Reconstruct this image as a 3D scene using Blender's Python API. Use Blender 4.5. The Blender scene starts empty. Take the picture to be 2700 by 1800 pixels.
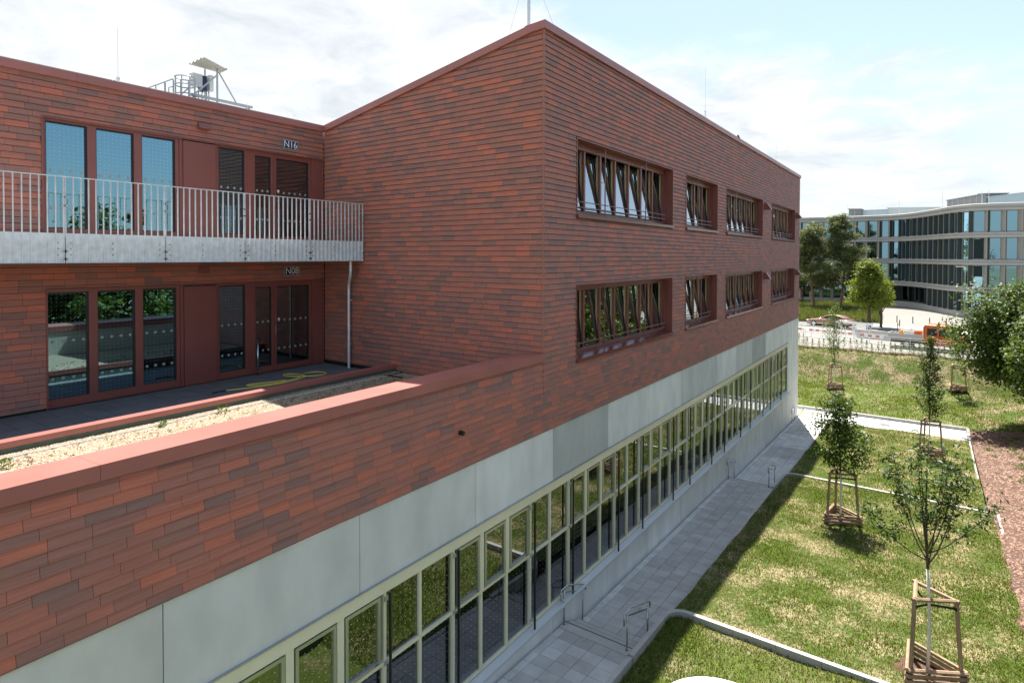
import bpy, bmesh, math, random
import numpy as np
from mathutils import Vector, Matrix
R = math.radians
random.seed(7); rng = np.random.default_rng(11)
sc = bpy.context.scene
col = sc.collection

# ------------------------------------------------------------------ camera
YAW, PIT, ROL = R(35.3194), R(-0.9773), R(0.1392)
FPX, CYP = 1570.45, 701.64                     # focal length and principal row in pixels of the 2700 px photograph
CAM = np.array([7.3, -11.557, 0.0])
_f = np.array([-math.sin(YAW)*math.cos(PIT), math.cos(YAW)*math.cos(PIT), math.sin(PIT)])
_r = np.array([math.cos(YAW), math.sin(YAW), 0.0]); _u = np.cross(_r, _f)
_r, _u = math.cos(ROL)*_r+math.sin(ROL)*_u, -math.sin(ROL)*_r+math.cos(ROL)*_u
CM = np.array([_r, _u, _f])
cd = bpy.data.cameras.new('Camera'); cam = bpy.data.objects.new('Camera', cd); col.objects.link(cam)
cd.sensor_width = 36; cd.lens = FPX/2700*36; cd.shift_y = -(900-CYP)/2700; cd.clip_end = 5000; cd.clip_start = 0.05
m4 = Matrix.Identity(4)
for i in range(3):
    m4[i][0] = _r[i]; m4[i][1] = _u[i]; m4[i][2] = -_f[i]; m4[i][3] = CAM[i]
cam.matrix_world = m4
sc.camera = cam
def ray(px, py): return CM.T @ np.array([(px-1350)/FPX, -(py-CYP)/FPX, 1.0])
def atz(px, py, z): q = ray(px, py); return CAM+q*(z-CAM[2])/q[2]
def atx(px, py, x): q = ray(px, py); return CAM+q*(x-CAM[0])/q[0]
def aty(px, py, y): q = ray(px, py); return CAM+q*(y-CAM[1])/q[1]
def atd(px, py, d): return CAM+ray(px, py)*d
def proj(p):
    q = CM @ (np.asarray(p)-CAM); return 1350+FPX*q[0]/q[2], CYP-FPX*q[1]/q[2], q[2]

# ------------------------------------------------------------------ sky, sun, exposure
SUN_EL, SUN_AZ = R(60.5), R(17.9)              # azimuth turned from +Y towards -X
w = bpy.data.worlds.new('World'); sc.world = w; w.use_nodes = True
nt = w.node_tree; nt.nodes.clear(); N = nt.nodes; L = nt.links
def wn(t, **k):
    n = N.new(t)
    for a, b in k.items(): setattr(n, a, b)
    return n
def wmath(op, a, b=None, c=None, clamp=False):
    n = wn('ShaderNodeMath', operation=op, use_clamp=clamp)
    for i, v in enumerate((a, b, c)):
        if v is None: continue
        if isinstance(v, (int, float)): n.inputs[i].default_value = v
        else: L.new(v, n.inputs[i])
    return n.outputs[0]
out = wn('ShaderNodeOutputWorld'); bg = wn('ShaderNodeBackground'); L.new(bg.outputs[0], out.inputs[0])
sky = wn('ShaderNodeTexSky', sky_type='NISHITA', sun_disc=False, sun_elevation=SUN_EL, sun_rotation=-SUN_AZ, altitude=100, air_density=1.0, dust_density=0.8, ozone_density=1.0)
tc = wn('ShaderNodeTexCoord'); sep = wn('ShaderNodeSeparateXYZ'); L.new(tc.outputs['Generated'], sep.inputs[0])
zc = wmath('MAXIMUM', sep.outputs[2], 0.0)
den = wmath('ADD', zc, 0.16)
cx_ = wmath('DIVIDE', sep.outputs[0], den); cy_ = wmath('DIVIDE', sep.outputs[1], den)
cmb = wn('ShaderNodeCombineXYZ'); L.new(cx_, cmb.inputs[0]); L.new(cy_, cmb.inputs[1])
def wnoise(scale, detail, rough, dist, off):
    mp = wn('ShaderNodeMapping'); mp.inputs['Location'].default_value = off; L.new(cmb.outputs[0], mp.inputs[0])
    n = wn('ShaderNodeTexNoise'); n.inputs['Scale'].default_value = scale; n.inputs['Detail'].default_value = detail
    n.inputs['Roughness'].default_value = rough; n.inputs['Distortion'].default_value = dist; L.new(mp.outputs[0], n.inputs[0]); return n.outputs[0]
n1 = wnoise(0.85, 7, 0.55, 0.4, (0.4, 5.2, 0)); n2 = wnoise(3.2, 8, 0.62, 0.6, (9.0, 4.2, 0))
# cloud cover is thick on the sun side, thins out towards +X / -Y
lean = wmath('ADD', wmath('MULTIPLY', sep.outputs[0], -0.55), wmath('MULTIPLY', sep.outputs[1], 0.12))
cov = wmath('ADD', wmath('ADD', wmath('MULTIPLY', n1, 1.1), wmath('MULTIPLY', n2, 0.28)), lean)
band = wmath('MINIMUM', wmath('MAXIMUM', wmath('SUBTRACT', zc, 0.16), 0.0), 0.25)
cov = wmath('SUBTRACT', cov, band)
hi_ = wn('ShaderNodeMapRange', interpolation_type='SMOOTHSTEP'); L.new(zc, hi_.inputs[0]); hi_.inputs[1].default_value = 0.42; hi_.inputs[2].default_value = 0.75; hi_.inputs[4].default_value = 0.25
cov = wmath('ADD', cov, hi_.outputs[0])
mr = wn('ShaderNodeMapRange', interpolation_type='SMOOTHSTEP'); L.new(cov, mr.inputs[0])
mr.inputs[1].default_value = 0.66; mr.inputs[2].default_value = 0.90
cr = wn('ShaderNodeValToRGB'); L.new(n2, cr.inputs[0])
cr.color_ramp.elements[0].position = 0.30; cr.color_ramp.elements[0].color = (0.62, 0.67, 0.71, 1)
cr.color_ramp.elements[1].position = 0.62; cr.color_ramp.elements[1].color = (1.0, 1.0, 1.0, 1)
CLOUD = 1.95
cs = wn('ShaderNodeMix', data_type='RGBA', blend_type='MULTIPLY'); cs.inputs[0].default_value = 1; L.new(cr.outputs[0], cs.inputs[6]); cs.inputs[7].default_value = (CLOUD, CLOUD, CLOUD*1.01, 1)
mix = wn('ShaderNodeMix', data_type='RGBA'); L.new(mr.outputs[0], mix.inputs[0]); dim = wn('ShaderNodeMix', data_type='RGBA', blend_type='MULTIPLY'); dim.inputs[0].default_value = 1; L.new(sky.outputs[0], dim.inputs[6]); dim.inputs[7].default_value = (0.34, 0.352, 0.352, 1); L.new(dim.outputs[2], mix.inputs[6]); L.new(cs.outputs[2], mix.inputs[7])
# pale haze low on the horizon
hz = wn('ShaderNodeMapRange', interpolation_type='SMOOTHSTEP'); L.new(zc, hz.inputs[0]); hz.inputs[1].default_value = 0.0; hz.inputs[2].default_value = 0.16; hz.inputs[3].default_value = 0.85; hz.inputs[4].default_value = 0.30
mix2 = wn('ShaderNodeMix', data_type='RGBA'); L.new(hz.outputs[0], mix2.inputs[0]); L.new(mix.outputs[2], mix2.inputs[6]); mix2.inputs[7].default_value = (1.55, 1.70, 1.80, 1)
L.new(mix2.outputs[2], bg.inputs[0]); bg.inputs[1].default_value = 0.12
sl = bpy.data.lights.new('Sun', 'SUN'); sl.energy = 2.6; sl.angle = R(0.55); sl.color = (1, 0.95, 0.87)
so = bpy.data.objects.new('Sun', sl); col.objects.link(so); so.location = (0, 0, 60)
SV = Vector((-math.sin(SUN_AZ)*math.cos(SUN_EL), math.cos(SUN_AZ)*math.cos(SUN_EL), math.sin(SUN_EL)))
so.rotation_euler = SV.to_track_quat('Z', 'Y').to_euler()
vs = sc.view_settings; vs.view_transform = 'Standard'; vs.look = 'None'; vs.gamma = 1; vs.use_curve_mapping = False; vs.exposure = 2.3

# ------------------------------------------------------------------ materials
def mat(name, c, rough=0.6, metal=0.0, var=0.0, scale=4.0, bump=0.0, bscale=None, stretch=(1, 1, 1), c2=None, spec=0.5, detail=5):
    m = bpy.data.materials.new(name); m.use_nodes = True; t = m.node_tree; b = t.nodes['Principled BSDF']
    b.inputs['Roughness'].default_value = rough; b.inputs['Metallic'].default_value = metal; b.inputs['Specular IOR Level'].default_value = spec
    b.inputs['Base Color'].default_value = (*c, 1)
    if var or c2 or bump:
        g = t.nodes.new('ShaderNodeNewGeometry'); mp = t.nodes.new('ShaderNodeMapping'); mp.inputs['Scale'].default_value = stretch
        t.links.new(g.outputs['Position'], mp.inputs[0])
        n = t.nodes.new('ShaderNodeTexNoise'); n.inputs['Scale'].default_value = scale; n.inputs['Detail'].default_value = detail; t.links.new(mp.outputs[0], n.inputs[0])
        if c2 or var:
            a = c2 if c2 else tuple(v*(1-var) for v in c); e = c if c2 else tuple(min(1, v*(1+var)) for v in c)
            rp = t.nodes.new('ShaderNodeValToRGB'); rp.color_ramp.elements[0].position = 0.32; rp.color_ramp.elements[1].position = 0.68
            rp.color_ramp.elements[0].color = (*a, 1); rp.color_ramp.elements[1].color = (*e, 1)
            t.links.new(n.outputs[0], rp.inputs[0]); t.links.new(rp.outputs[0], b.inputs['Base Color'])
        if bump:
            bn = n
            if bscale:
                bn = t.nodes.new('ShaderNodeTexNoise'); bn.inputs['Scale'].default_value = bscale; bn.inputs['Detail'].default_value = 4; t.links.new(mp.outputs[0], bn.inputs[0])
            bp = t.nodes.new('ShaderNodeBump'); bp.inputs['Strength'].default_value = bump; bp.inputs['Distance'].default_value = 0.02
            t.links.new(bn.outputs[0], bp.inputs['Height']); t.links.new(bp.outputs[0], b.inputs['Normal'])
    return m
def glass(name, tint=(0.55, 0.62, 0.60), refl=0.18, dots=0.0, gc=(0.93, 0.98, 1.0)):
    m = bpy.data.materials.new(name); m.use_nodes = True; t = m.node_tree; t.nodes.clear(); n = t.nodes
    o = n.new('ShaderNodeOutputMaterial'); tr = n.new('ShaderNodeBsdfTransparent'); tr.inputs[0].default_value = (*tint, 1)
    gl = n.new('ShaderNodeBsdfGlossy'); gl.inputs['Roughness'].default_value = 0.0; gl.inputs[0].default_value = (*gc, 1)
    fr = n.new('ShaderNodeFresnel'); fr.inputs[0].default_value = 1.52
    mp = n.new('ShaderNodeMapRange'); mp.inputs[1].default_value = 0.04; mp.inputs[2].default_value = 1.0; mp.inputs[3].default_value = refl; mp.inputs[4].default_value = 1.0
    t.links.new(fr.outputs[0], mp.inputs[0]); mx = n.new('ShaderNodeMixShader'); t.links.new(mp.outputs[0], mx.inputs[0]); t.links.new(tr.outputs[0], mx.inputs[1]); t.links.new(gl.outputs[0], mx.inputs[2])
    last = mx
    if dots:
        g = n.new('ShaderNodeNewGeometry'); s = n.new('ShaderNodeSeparateXYZ'); t.links.new(g.outputs['Position'], s.inputs[0])
        def M(op, a, b):
            q = n.new('ShaderNodeMath'); q.operation = op
            for i, v in enumerate((a, b)):
                if isinstance(v, (int, float)): q.inputs[i].default_value = v
                else: t.links.new(v, q.inputs[i])
            return q.outputs[0]
        def cell(v): return M('SUBTRACT', M('FRACT', M('DIVIDE', M('ADD', v, 100.0), dots), 0), 0.5)
        a = cell(s.outputs[1]); b = cell(s.outputs[2])
        d = M('ADD', M('MULTIPLY', a, a), M('MULTIPLY', b, b)); k = M('LESS_THAN', d, 0.0028)
        df = n.new('ShaderNodeBsdfDiffuse'); df.inputs[0].default_value = (0.8, 0.8, 0.78, 1)
        m2 = n.new('ShaderNodeMixShader'); t.links.new(k, m2.inputs[0]); t.links.new(mx.outputs[0], m2.inputs[1]); t.links.new(df.outputs[0], m2.inputs[2]); last = m2
    t.links.new(last.outputs[0], o.inputs[0]); return m
def leafmat(name, dark, light, trans=0.35):
    m = bpy.data.materials.new(name); m.use_nodes = True; t = m.node_tree; t.nodes.clear(); n = t.nodes
    o = n.new('ShaderNodeOutputMaterial'); g = n.new('ShaderNodeNewGeometry'); rp = n.new('ShaderNodeValToRGB')
    rp.color_ramp.elements[0].color = (*dark, 1); rp.color_ramp.elements[1].color = (*light, 1); t.links.new(g.outputs['Random Per Island'], rp.inputs[0])
    df = n.new('ShaderNodeBsdfPrincipled'); df.inputs['Roughness'].default_value = 0.5; df.inputs['Specular IOR Level'].default_value = 0.35; tl = n.new('ShaderNodeBsdfTranslucent'); t.links.new(rp.outputs[0], df.inputs['Base Color'])
    hs = n.new('ShaderNodeHueSaturation'); hs.inputs['Hue'].default_value = 0.475; hs.inputs['Saturation'].default_value = 1.15; hs.inputs['Value'].default_value = 1.5; t.links.new(rp.outputs[0], hs.inputs['Color']); t.links.new(hs.outputs[0], tl.inputs[0])
    mx = n.new('ShaderNodeMixShader'); mx.inputs[0].default_value = trans; t.links.new(df.outputs[0], mx.inputs[1]); t.links.new(tl.outputs[0], mx.inputs[2]); t.links.new(mx.outputs[0], o.inputs[0]); return m
def sodmat(name, greens, straws, thr=(0.42, 0.62)):
    m = bpy.data.materials.new(name); m.use_nodes = True; t = m.node_tree; b = t.nodes['Principled BSDF']; b.inputs['Roughness'].default_value = 0.9; b.inputs['Specular IOR Level'].default_value = 0.1
    n = t.nodes; g = n.new('ShaderNodeNewGeometry')
    def noise(s, d, r=0.6):
        q = n.new('ShaderNodeTexNoise'); q.inputs['Scale'].default_value = s; q.inputs['Detail'].default_value = d; q.inputs['Roughness'].default_value = r; t.links.new(g.outputs['Position'], q.inputs[0]); return q.outputs[0]
    def ramp(f, a, e, p0=0.35, p1=0.65):
        q = n.new('ShaderNodeValToRGB'); q.color_ramp.elements[0].position = p0; q.color_ramp.elements[1].position = p1; q.color_ramp.elements[0].color = (*a, 1); q.color_ramp.elements[1].color = (*e, 1); t.links.new(f, q.inputs[0]); return q.outputs[0]
    f = noise(24, 6, 0.75); gr = ramp(f, *greens); st = ramp(f, *straws)
    big = noise(0.75, 6, 0.68); fine = noise(11, 3)
    q = n.new('ShaderNodeMath'); q.operation = 'MULTIPLY_ADD'; t.links.new(fine, q.inputs[0]); q.inputs[1].default_value = 0.42; t.links.new(big, q.inputs[2])
    mr_ = n.new('ShaderNodeMapRange'); mr_.interpolation_type = 'SMOOTHSTEP'; t.links.new(q.outputs[0], mr_.inputs[0]); mr_.inputs[1].default_value = thr[0]+0.21; mr_.inputs[2].default_value = thr[1]+0.21
    mx = n.new('ShaderNodeMix'); mx.data_type = 'RGBA'; t.links.new(mr_.outputs[0], mx.inputs[0]); t.links.new(gr, mx.inputs[6]); t.links.new(st, mx.inputs[7]); t.links.new(mx.outputs[2], b.inputs['Base Color'])
    bp = n.new('ShaderNodeBump'); bp.inputs['Strength'].default_value = 0.9; bp.inputs['Distance'].default_value = 0.05; t.links.new(f, bp.inputs['Height']); t.links.new(bp.outputs[0], b.inputs['Normal']); return m

TS = (0.9, 0.9, 42)
tile_cols = [(0.425, 0.155, 0.108), (0.382, 0.152, 0.112), (0.345, 0.150, 0.114), (0.308, 0.146, 0.115), (0.258, 0.138, 0.116), (0.490, 0.158, 0.100)]
tile_w = [0.20, 0.23, 0.22, 0.17, 0.10, 0.08]
M_tile = [mat('terracotta_%d' % i, c, 0.62, var=0.16, scale=1.6, bump=0.12, stretch=TS, spec=0.35) for i, c in enumerate(tile_cols)]
M_dark = mat('dark_backing', (0.020, 0.016, 0.015), 0.9)
M_red = mat('red_brown_metal', (0.225, 0.072, 0.058), 0.36, var=0.06, scale=1.2, spec=0.5)
M_cop = mat('coping_metal', (0.36, 0.128, 0.105), 0.42, var=0.10, scale=0.9, spec=0.6)
M_con = [mat('concrete_%d' % i, c, 0.75, var=0.10, scale=1.7, bump=0.10, bscale=40, stretch=(1, 1, 0.45), detail=9) for i, c in enumerate([(0.70, 0.705, 0.685), (0.61, 0.615, 0.595), (0.47, 0.48, 0.465), (0.77, 0.775, 0.755), (0.58, 0.575, 0.54)])]
M_cream = mat('cream_frame', (0.74, 0.70, 0.52), 0.35, var=0.03, scale=3)
M_alu = mat('aluminium', (0.52, 0.54, 0.55), 0.32, 0.85)
M_galv = mat('galvanised_steel', (0.70, 0.75, 0.78), 0.42, 0.35, var=0.10, scale=9, detail=8)
M_steel = mat('steel', (0.50, 0.52, 0.54), 0.25, 0.95)
M_black = mat('black_rail', (0.012, 0.013, 0.014), 0.35)
M_gasket = mat('gasket', (0.010, 0.011, 0.012), 0.5)
M_glass = glass('glass', refl=0.20); M_glassf = glass('glass_facade', refl=0.40)
M_glassd = glass('glass_dotted', tint=(0.40, 0.50, 0.50), refl=0.42, dots=0.085, gc=(0.40, 0.72, 0.87))
M_glassg = glass('glass_ground_floor', tint=(0.42, 0.50, 0.47), refl=0.20, dots=0.12)
M_room = mat('room_grey', (0.20, 0.19, 0.18), 0.9)
M_blind = mat('pine_inner_frame', (0.50, 0.38, 0.20), 0.6)
M_beige = mat('beige_render', (0.52, 0.49, 0.42), 0.9, var=0.04, scale=2)
M_pav = mat('terrace_paving', (0.155, 0.165, 0.175), 0.8, var=0.14, scale=2.2, bump=0.05, bscale=60)
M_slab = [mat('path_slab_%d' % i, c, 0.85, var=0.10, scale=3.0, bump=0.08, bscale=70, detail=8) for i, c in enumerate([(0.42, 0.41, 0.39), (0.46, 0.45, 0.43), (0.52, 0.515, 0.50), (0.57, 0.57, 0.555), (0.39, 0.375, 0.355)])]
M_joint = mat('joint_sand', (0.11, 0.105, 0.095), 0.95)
M_stone = mat('light_concrete_step', (0.44, 0.43, 0.40), 0.8, var=0.07, scale=4, bump=0.06, bscale=60)
M_gravel = mat('gravel_bed', (0.33, 0.265, 0.18), 0.95, var=0.35, scale=38, bump=0.7, c2=(0.22, 0.16, 0.11))
M_peb = [mat('pebble_%d' % i, c, 0.85) for i, c in enumerate([(0.43, 0.34, 0.23), (0.33, 0.25, 0.17), (0.49, 0.41, 0.31), (0.22, 0.15, 0.10)])]
M_sod = sodmat('lawn_sod', ((0.030, 0.060, 0.010), (0.120, 0.185, 0.030)), ((0.24, 0.20, 0.10), (0.46, 0.40, 0.24)), (0.44, 0.66))
M_sodg = sodmat('lush_sod', ((0.045, 0.070, 0.014), (0.150, 0.200, 0.040)), ((0.18, 0.16, 0.08), (0.33, 0.29, 0.17)), (0.46, 0.68))
M_bank = sodmat('bank_sod', ((0.030, 0.055, 0.012), (0.120, 0.165, 0.035)), ((0.20, 0.15, 0.09), (0.34, 0.27, 0.18)), (0.42, 0.60))
M_mulch = mat('bark_mulch', (0.16, 0.085, 0.058), 0.95, scale=30, bump=1.0, c2=(0.045, 0.024, 0.017))
M_chip = [mat('bark_chip_%d' % i, c, 0.9) for i, c in enumerate([(0.21, 0.118, 0.078), (0.13, 0.068, 0.046), (0.32, 0.205, 0.145), (0.06, 0.032, 0.024)])]
M_sand = mat('site_sand', (0.26, 0.24, 0.215), 0.95, var=0.18, scale=0.8, bump=0.3, bscale=12)
M_asph = mat('asphalt', (0.16, 0.155, 0.15), 0.9, var=0.10, scale=3, bump=0.1, bscale=60)
M_plaza = mat('plaza_paving', (0.22, 0.205, 0.185), 0.9, var=0.06, scale=1.2)
M_bark = mat('bark', (0.10, 0.075, 0.055), 0.9, var=0.3, scale=14, bump=0.5)
M_pbark = mat('pine_bark', (0.20, 0.10, 0.065), 0.9, var=0.3, scale=10, bump=0.5)
M_white = mat('limewash', (0.72, 0.71, 0.67), 0.8, var=0.08, scale=20)
M_wood = mat('stake_timber', (0.33, 0.225, 0.14), 0.8, var=0.22, scale=9, stretch=(1, 1, 0.35), bump=0.15)
M_strap = mat('black_strap', (0.015, 0.015, 0.015), 0.8)
M_hose = mat('yellow_hose', (0.80, 0.66, 0.12), 0.5)
M_navy = mat('navy_plate', (0.010, 0.022, 0.075), 0.4)
M_wht = mat('white_paint', (0.80, 0.80, 0.79), 0.45)
L_elm = leafmat('leaf_elm', (0.022, 0.050, 0.010), (0.075, 0.130, 0.024))
L_ash = leafmat('leaf_ash', (0.028, 0.060, 0.014), (0.080, 0.135, 0.034))
L_lime = leafmat('leaf_lime', (0.070, 0.120, 0.016), (0.190, 0.240, 0.038), 0.42)
L_fresh = leafmat('leaf_fresh', (0.055, 0.110, 0.022), (0.130, 0.190, 0.045), 0.4)
L_big = leafmat('leaf_big', (0.024, 0.056, 0.010), (0.108, 0.168, 0.028), 0.33)
L_pine = leafmat('needle', (0.045, 0.070, 0.026), (0.165, 0.190, 0.070), 0.38)
L_gr = leafmat('grass_blade', (0.050, 0.080, 0.014), (0.160, 0.205, 0.045), 0.4)
L_straw = leafmat('straw_blade', (0.22, 0.18, 0.09), (0.48, 0.41, 0.24), 0.3)
L_wild = leafmat('meadow_blade', (0.045, 0.080, 0.016), (0.170, 0.190, 0.060), 0.35)
L_red = leafmat('sedum_red', (0.16, 0.050, 0.025), (0.26, 0.12, 0.05), 0.2)

# ------------------------------------------------------------------ geometry helpers
class MB:
    def __init__(s): s.v = []; s.f = []; s.m = []
    def poly(s, pts, mi=0): 
        n = len(s.v); s.v += [tuple(p) for p in pts]; s.f.append(tuple(range(n, n+len(pts)))); s.m.append(mi); return s
    def hexa(s, b, t, mi=0):
        n = len(s.v); s.v += [tuple(p) for p in b]+[tuple(p) for p in t]
        for f in ((3, 2, 1, 0), (4, 5, 6, 7), (0, 1, 5, 4), (1, 2, 6, 5), (2, 3, 7, 6), (3, 0, 4, 7)): s.f.append(tuple(n+i for i in f)); s.m.append(mi)
        return s
    def box(s, x0, x1, y0, y1, z0, z1, mi=0):
        return s.hexa([(x0, y0, z0), (x1, y0, z0), (x1, y1, z0), (x0, y1, z0)], [(x0, y0, z1), (x1, y0, z1), (x1, y1, z1), (x0, y1, z1)], mi)
    def tube(s, pts, r, n=8, mi=0, r1=None, cap=True):
        pts = [Vector(p) for p in pts]; k = len(pts); base = len(s.v); prev = None
        for i, p in enumerate(pts):
            d = (pts[min(i+1, k-1)]-pts[max(i-1, 0)]).normalized()
            if prev is None: a = d.orthogonal().normalized()
            else:
                a = prev-d*prev.dot(d); a = a.normalized() if a.length > 1e-6 else d.orthogonal().normalized()
            prev = a; b = d.cross(a); rr = r if r1 is None else r+(r1-r)*i/max(1, k-1)
            if isinstance(r, (list, tuple)): rr = r[i]
            for j in range(n):
                t = 2*math.pi*j/n; s.v.append(tuple(p+a*(rr*math.cos(t))+b*(rr*math.sin(t))))
        for i in range(k-1):
            for j in range(n):
                a0 = base+i*n+j; a1 = base+i*n+(j+1) % n; s.f.append((a0, a1, a1+n, a0+n)); s.m.append(mi)
        if cap: s.f.append(tuple(base+j for j in reversed(range(n)))); s.m.append(mi); s.f.append(tuple(base+(k-1)*n+j for j in range(n))); s.m.append(mi)
        return s
    def bar(s, a, b, w, h, mi=0, up=(0, 0, 1)):
        a = Vector(a); b = Vector(b); d = (b-a).normalized(); u = Vector(up)
        if abs(d.dot(u)) > 0.98: u = Vector((1, 0, 0))
        sx = d.cross(u).normalized()*(w/2); sz = sx.normalized().cross(d).normalized()*(h/2)
        return s.hexa([a-sx-sz, a+sx-sz, b+sx-sz, b-sx-sz], [a-sx+sz, a+sx+sz, b+sx+sz, b-sx+sz], mi)
    def lathe(s, prof, n=16, mi=0, c=(0, 0, 0), capb=True, capt=True):
        base = len(s.v)
        for r, z in prof:
            for j in range(n): t = 2*math.pi*j/n; s.v.append((c[0]+r*math.cos(t), c[1]+r*math.sin(t), c[2]+z))
        for i in range(len(prof)-1):
            for j in range(n): a = base+i*n+j; b = base+i*n+(j+1) % n; s.f.append((a, b, b+n, a+n)); s.m.append(mi)
        if capb: s.f.append(tuple(base+j for j in reversed(range(n)))); s.m.append(mi)
        if capt: s.f.append(tuple(base+(len(prof)-1)*n+j for j in range(n))); s.m.append(mi)
        return s
    def mesh(s, name, mats, smooth=False):
        me = bpy.data.meshes.new(name); me.from_pydata(s.v, [], s.f)
        for m in (mats if isinstance(mats, (list, tuple)) else [mats]): me.materials.append(m)
        me.polygons.foreach_set('material_index', s.m)
        if smooth: me.polygons.foreach_set('use_smooth', [True]*len(s.f))
        me.update(); return me
    def build(s, name, mats, parent=None, smooth=False):
        return link(name, s.mesh(name, mats, smooth), parent)
def link(name, me, parent=None, M=None):
    o = bpy.data.objects.new(name, me); col.objects.link(o)
    if parent is not None: o.parent = parent; o.matrix_parent_inverse = Matrix.Identity(4)
    if M is not None: o.matrix_local = M
    return o
def tag(o, label, cat, group=None):
    o['label'] = label; o['category'] = cat
    if group: o['group'] = group
    return o
def struct(o): o['kind'] = 'structure'; return o
def stuff(o, label=None, cat=None):
    o['kind'] = 'stuff'
    if label: o['label'] = label; o['category'] = cat
    return o
def empty(name, loc=(0, 0, 0), rz=0): 
    o = bpy.data.objects.new(name, None); col.objects.link(o); o.location = loc; o.rotation_euler = (0, 0, rz); o.empty_display_size = 0.3; return o
def copy_tree(o, parent=None):
    c = o.copy(); col.objects.link(c); c.parent = parent
    for ch in list(o.children): copy_tree(ch, c)
    return c
def npmesh(name, V, F, mats, mi=None, smooth=False):
    me = bpy.data.meshes.new(name); k = F.shape[1]
    me.vertices.add(len(V)); me.vertices.foreach_set('co', np.ascontiguousarray(V, dtype=np.float32).ravel())
    me.loops.add(F.size); me.loops.foreach_set('vertex_index', np.ascontiguousarray(F, dtype=np.int32).ravel())
    me.polygons.add(len(F)); me.polygons.foreach_set('loop_start', np.arange(0, F.size, k, dtype=np.int32))
    for m in (mats if isinstance(mats, (list, tuple)) else [mats]): me.materials.append(m)
    if mi is not None: me.polygons.foreach_set('material_index', mi.astype(np.int32))
    if smooth: me.polygons.foreach_set('use_smooth', np.ones(len(F), dtype=bool))
    me.update(calc_edges=True); me.validate(); return me
def unit(v): return v/np.maximum(np.linalg.norm(v, axis=-1, keepdims=True), 1e-9)
def leaves(P, size, aspect=0.55, up=0.5, out=None, bend=0.15):
    """diamond leaves, one quad each, centred near the points P; 'up' leans the normals to the sky"""
    n = len(P); d = unit(rng.normal(size=(n, 3))); nn = unit(rng.normal(size=(n, 3))+np.array([0, 0, up*2.0])+(0 if out is None else out))
    d = unit(d-nn*np.sum(d*nn, axis=1, keepdims=True)); s = np.cross(nn, d); L_ = (size*rng.uniform(0.7, 1.3, n))[:, None]
    V = np.stack([P-d*L_*0.5, P+s*L_*aspect*0.5+nn*L_*bend, P+d*L_*0.5, P-s*L_*aspect*0.5+nn*L_*bend], axis=1).reshape(-1, 3)
    return V, np.arange(4*n).reshape(n, 4)
def grid(name, x0, x1, y0, y1, zf, m, nx, ny, parent=None, thick=0):
    xs = np.linspace(x0, x1, nx+1); ys = np.linspace(y0, y1, ny+1); X, Y = np.meshgrid(xs, ys); Z = zf(X, Y)
    V = np.stack([X, Y, Z], -1).reshape(-1, 3); i = np.arange(nx*ny); r, c = i//nx, i % nx; a = r*(nx+1)+c
    F = np.stack([a, a+1, a+nx+2, a+nx+1], 1); return link(name, npmesh(name, V, F, m, smooth=True), parent)
def wob(X, Y, s=1.0, a=0.03): return a*(np.sin(X*1.7*s+0.3)*np.cos(Y*1.3*s)+0.6*np.sin(X*3.1*s+Y*2.3*s+1.0))

# ------------------------------------------------------------------ terrain levels (eye level is z = 0)
END_Y = 31.80
def zpath(y):
    if y < 0.70: return -8.93+(0.70-y)*0.055
    if y < 1.65: return -9.31
    if y < 14.95: return -9.31-(y-1.65)*0.0293
    if y < 15.40: return -9.70
    return -10.03-(y-15.40)*0.0345
def zl_near(X, Y): return -9.14+(3.1-Y)*0.03+wob(X, Y)
def zl_mid(X, Y): return -9.09-(Y-3.3)*0.0565+wob(X, Y)
def zl_far(X, Y): return -9.97-(Y-18.0)*0.043+wob(X, Y)
def zl_back(X, Y):
    t = np.clip((Y-42.8)/5.2, 0, 1); s = t*t*(3-2*t)
    m1 = 0.35*np.exp(-((X-1.1)**2+(Y-40.2)**2)/2.2)+0.30*np.exp(-((X-8.7)**2+(Y-43.6)**2)/2.5)
    return -10.60+np.minimum(Y-34.0, 10)*0.03+s*2.12+m1+wob(X, Y, 0.7, 0.05)
ZS = -8.15                                             # level of the site road
struct(grid('ground', -900, 900, -600, 1500, lambda X, Y: np.full_like(X, -11.9), mat('far_ground', (0.16, 0.17, 0.11), 0.95, var=0.2, scale=0.05), 4, 4))
lawn_objs = [struct(grid('lawn', 1.95, 9.40, -14, 3.12, zl_near, M_sodg, 24, 50)), struct(grid('lawn', 1.95, 9.30, 3.26, 17.80, zl_mid, M_sod, 30, 60)),
             struct(grid('lawn', 1.95, 9.12, 17.95, 31.44, zl_far, M_sod, 30, 54)), struct(grid('lawn', -30, 9.6, 34.22, 44.0, zl_back, M_sodg, 80, 40))]
struct(grid('embankment', -30, 16, 44.0, 48.6, lambda X, Y: zl_back(X, Y), M_bank, 90, 26))
struct(grid('embankment', 9.6, 16, 34.22, 44.0, lambda X, Y: zl_back(X, Y)+np.clip(X-9.6, 0, 6)*0.10, M_bank, 14, 40))
def zmul(X, Y): return np.interp(Y, [-14, 3.2, 17.8, 31.5, 34.2, 36], [-8.75, -9.12, -9.92, -10.52, -10.55, -10.5])+np.clip(X-9.15, 0, 9)*0.10+wob(X, Y, 1.2, 0.035)
struct(grid('mulch_bed', 9.15, 22, -14, 34.22, zmul, M_mulch, 40, 110))

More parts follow.
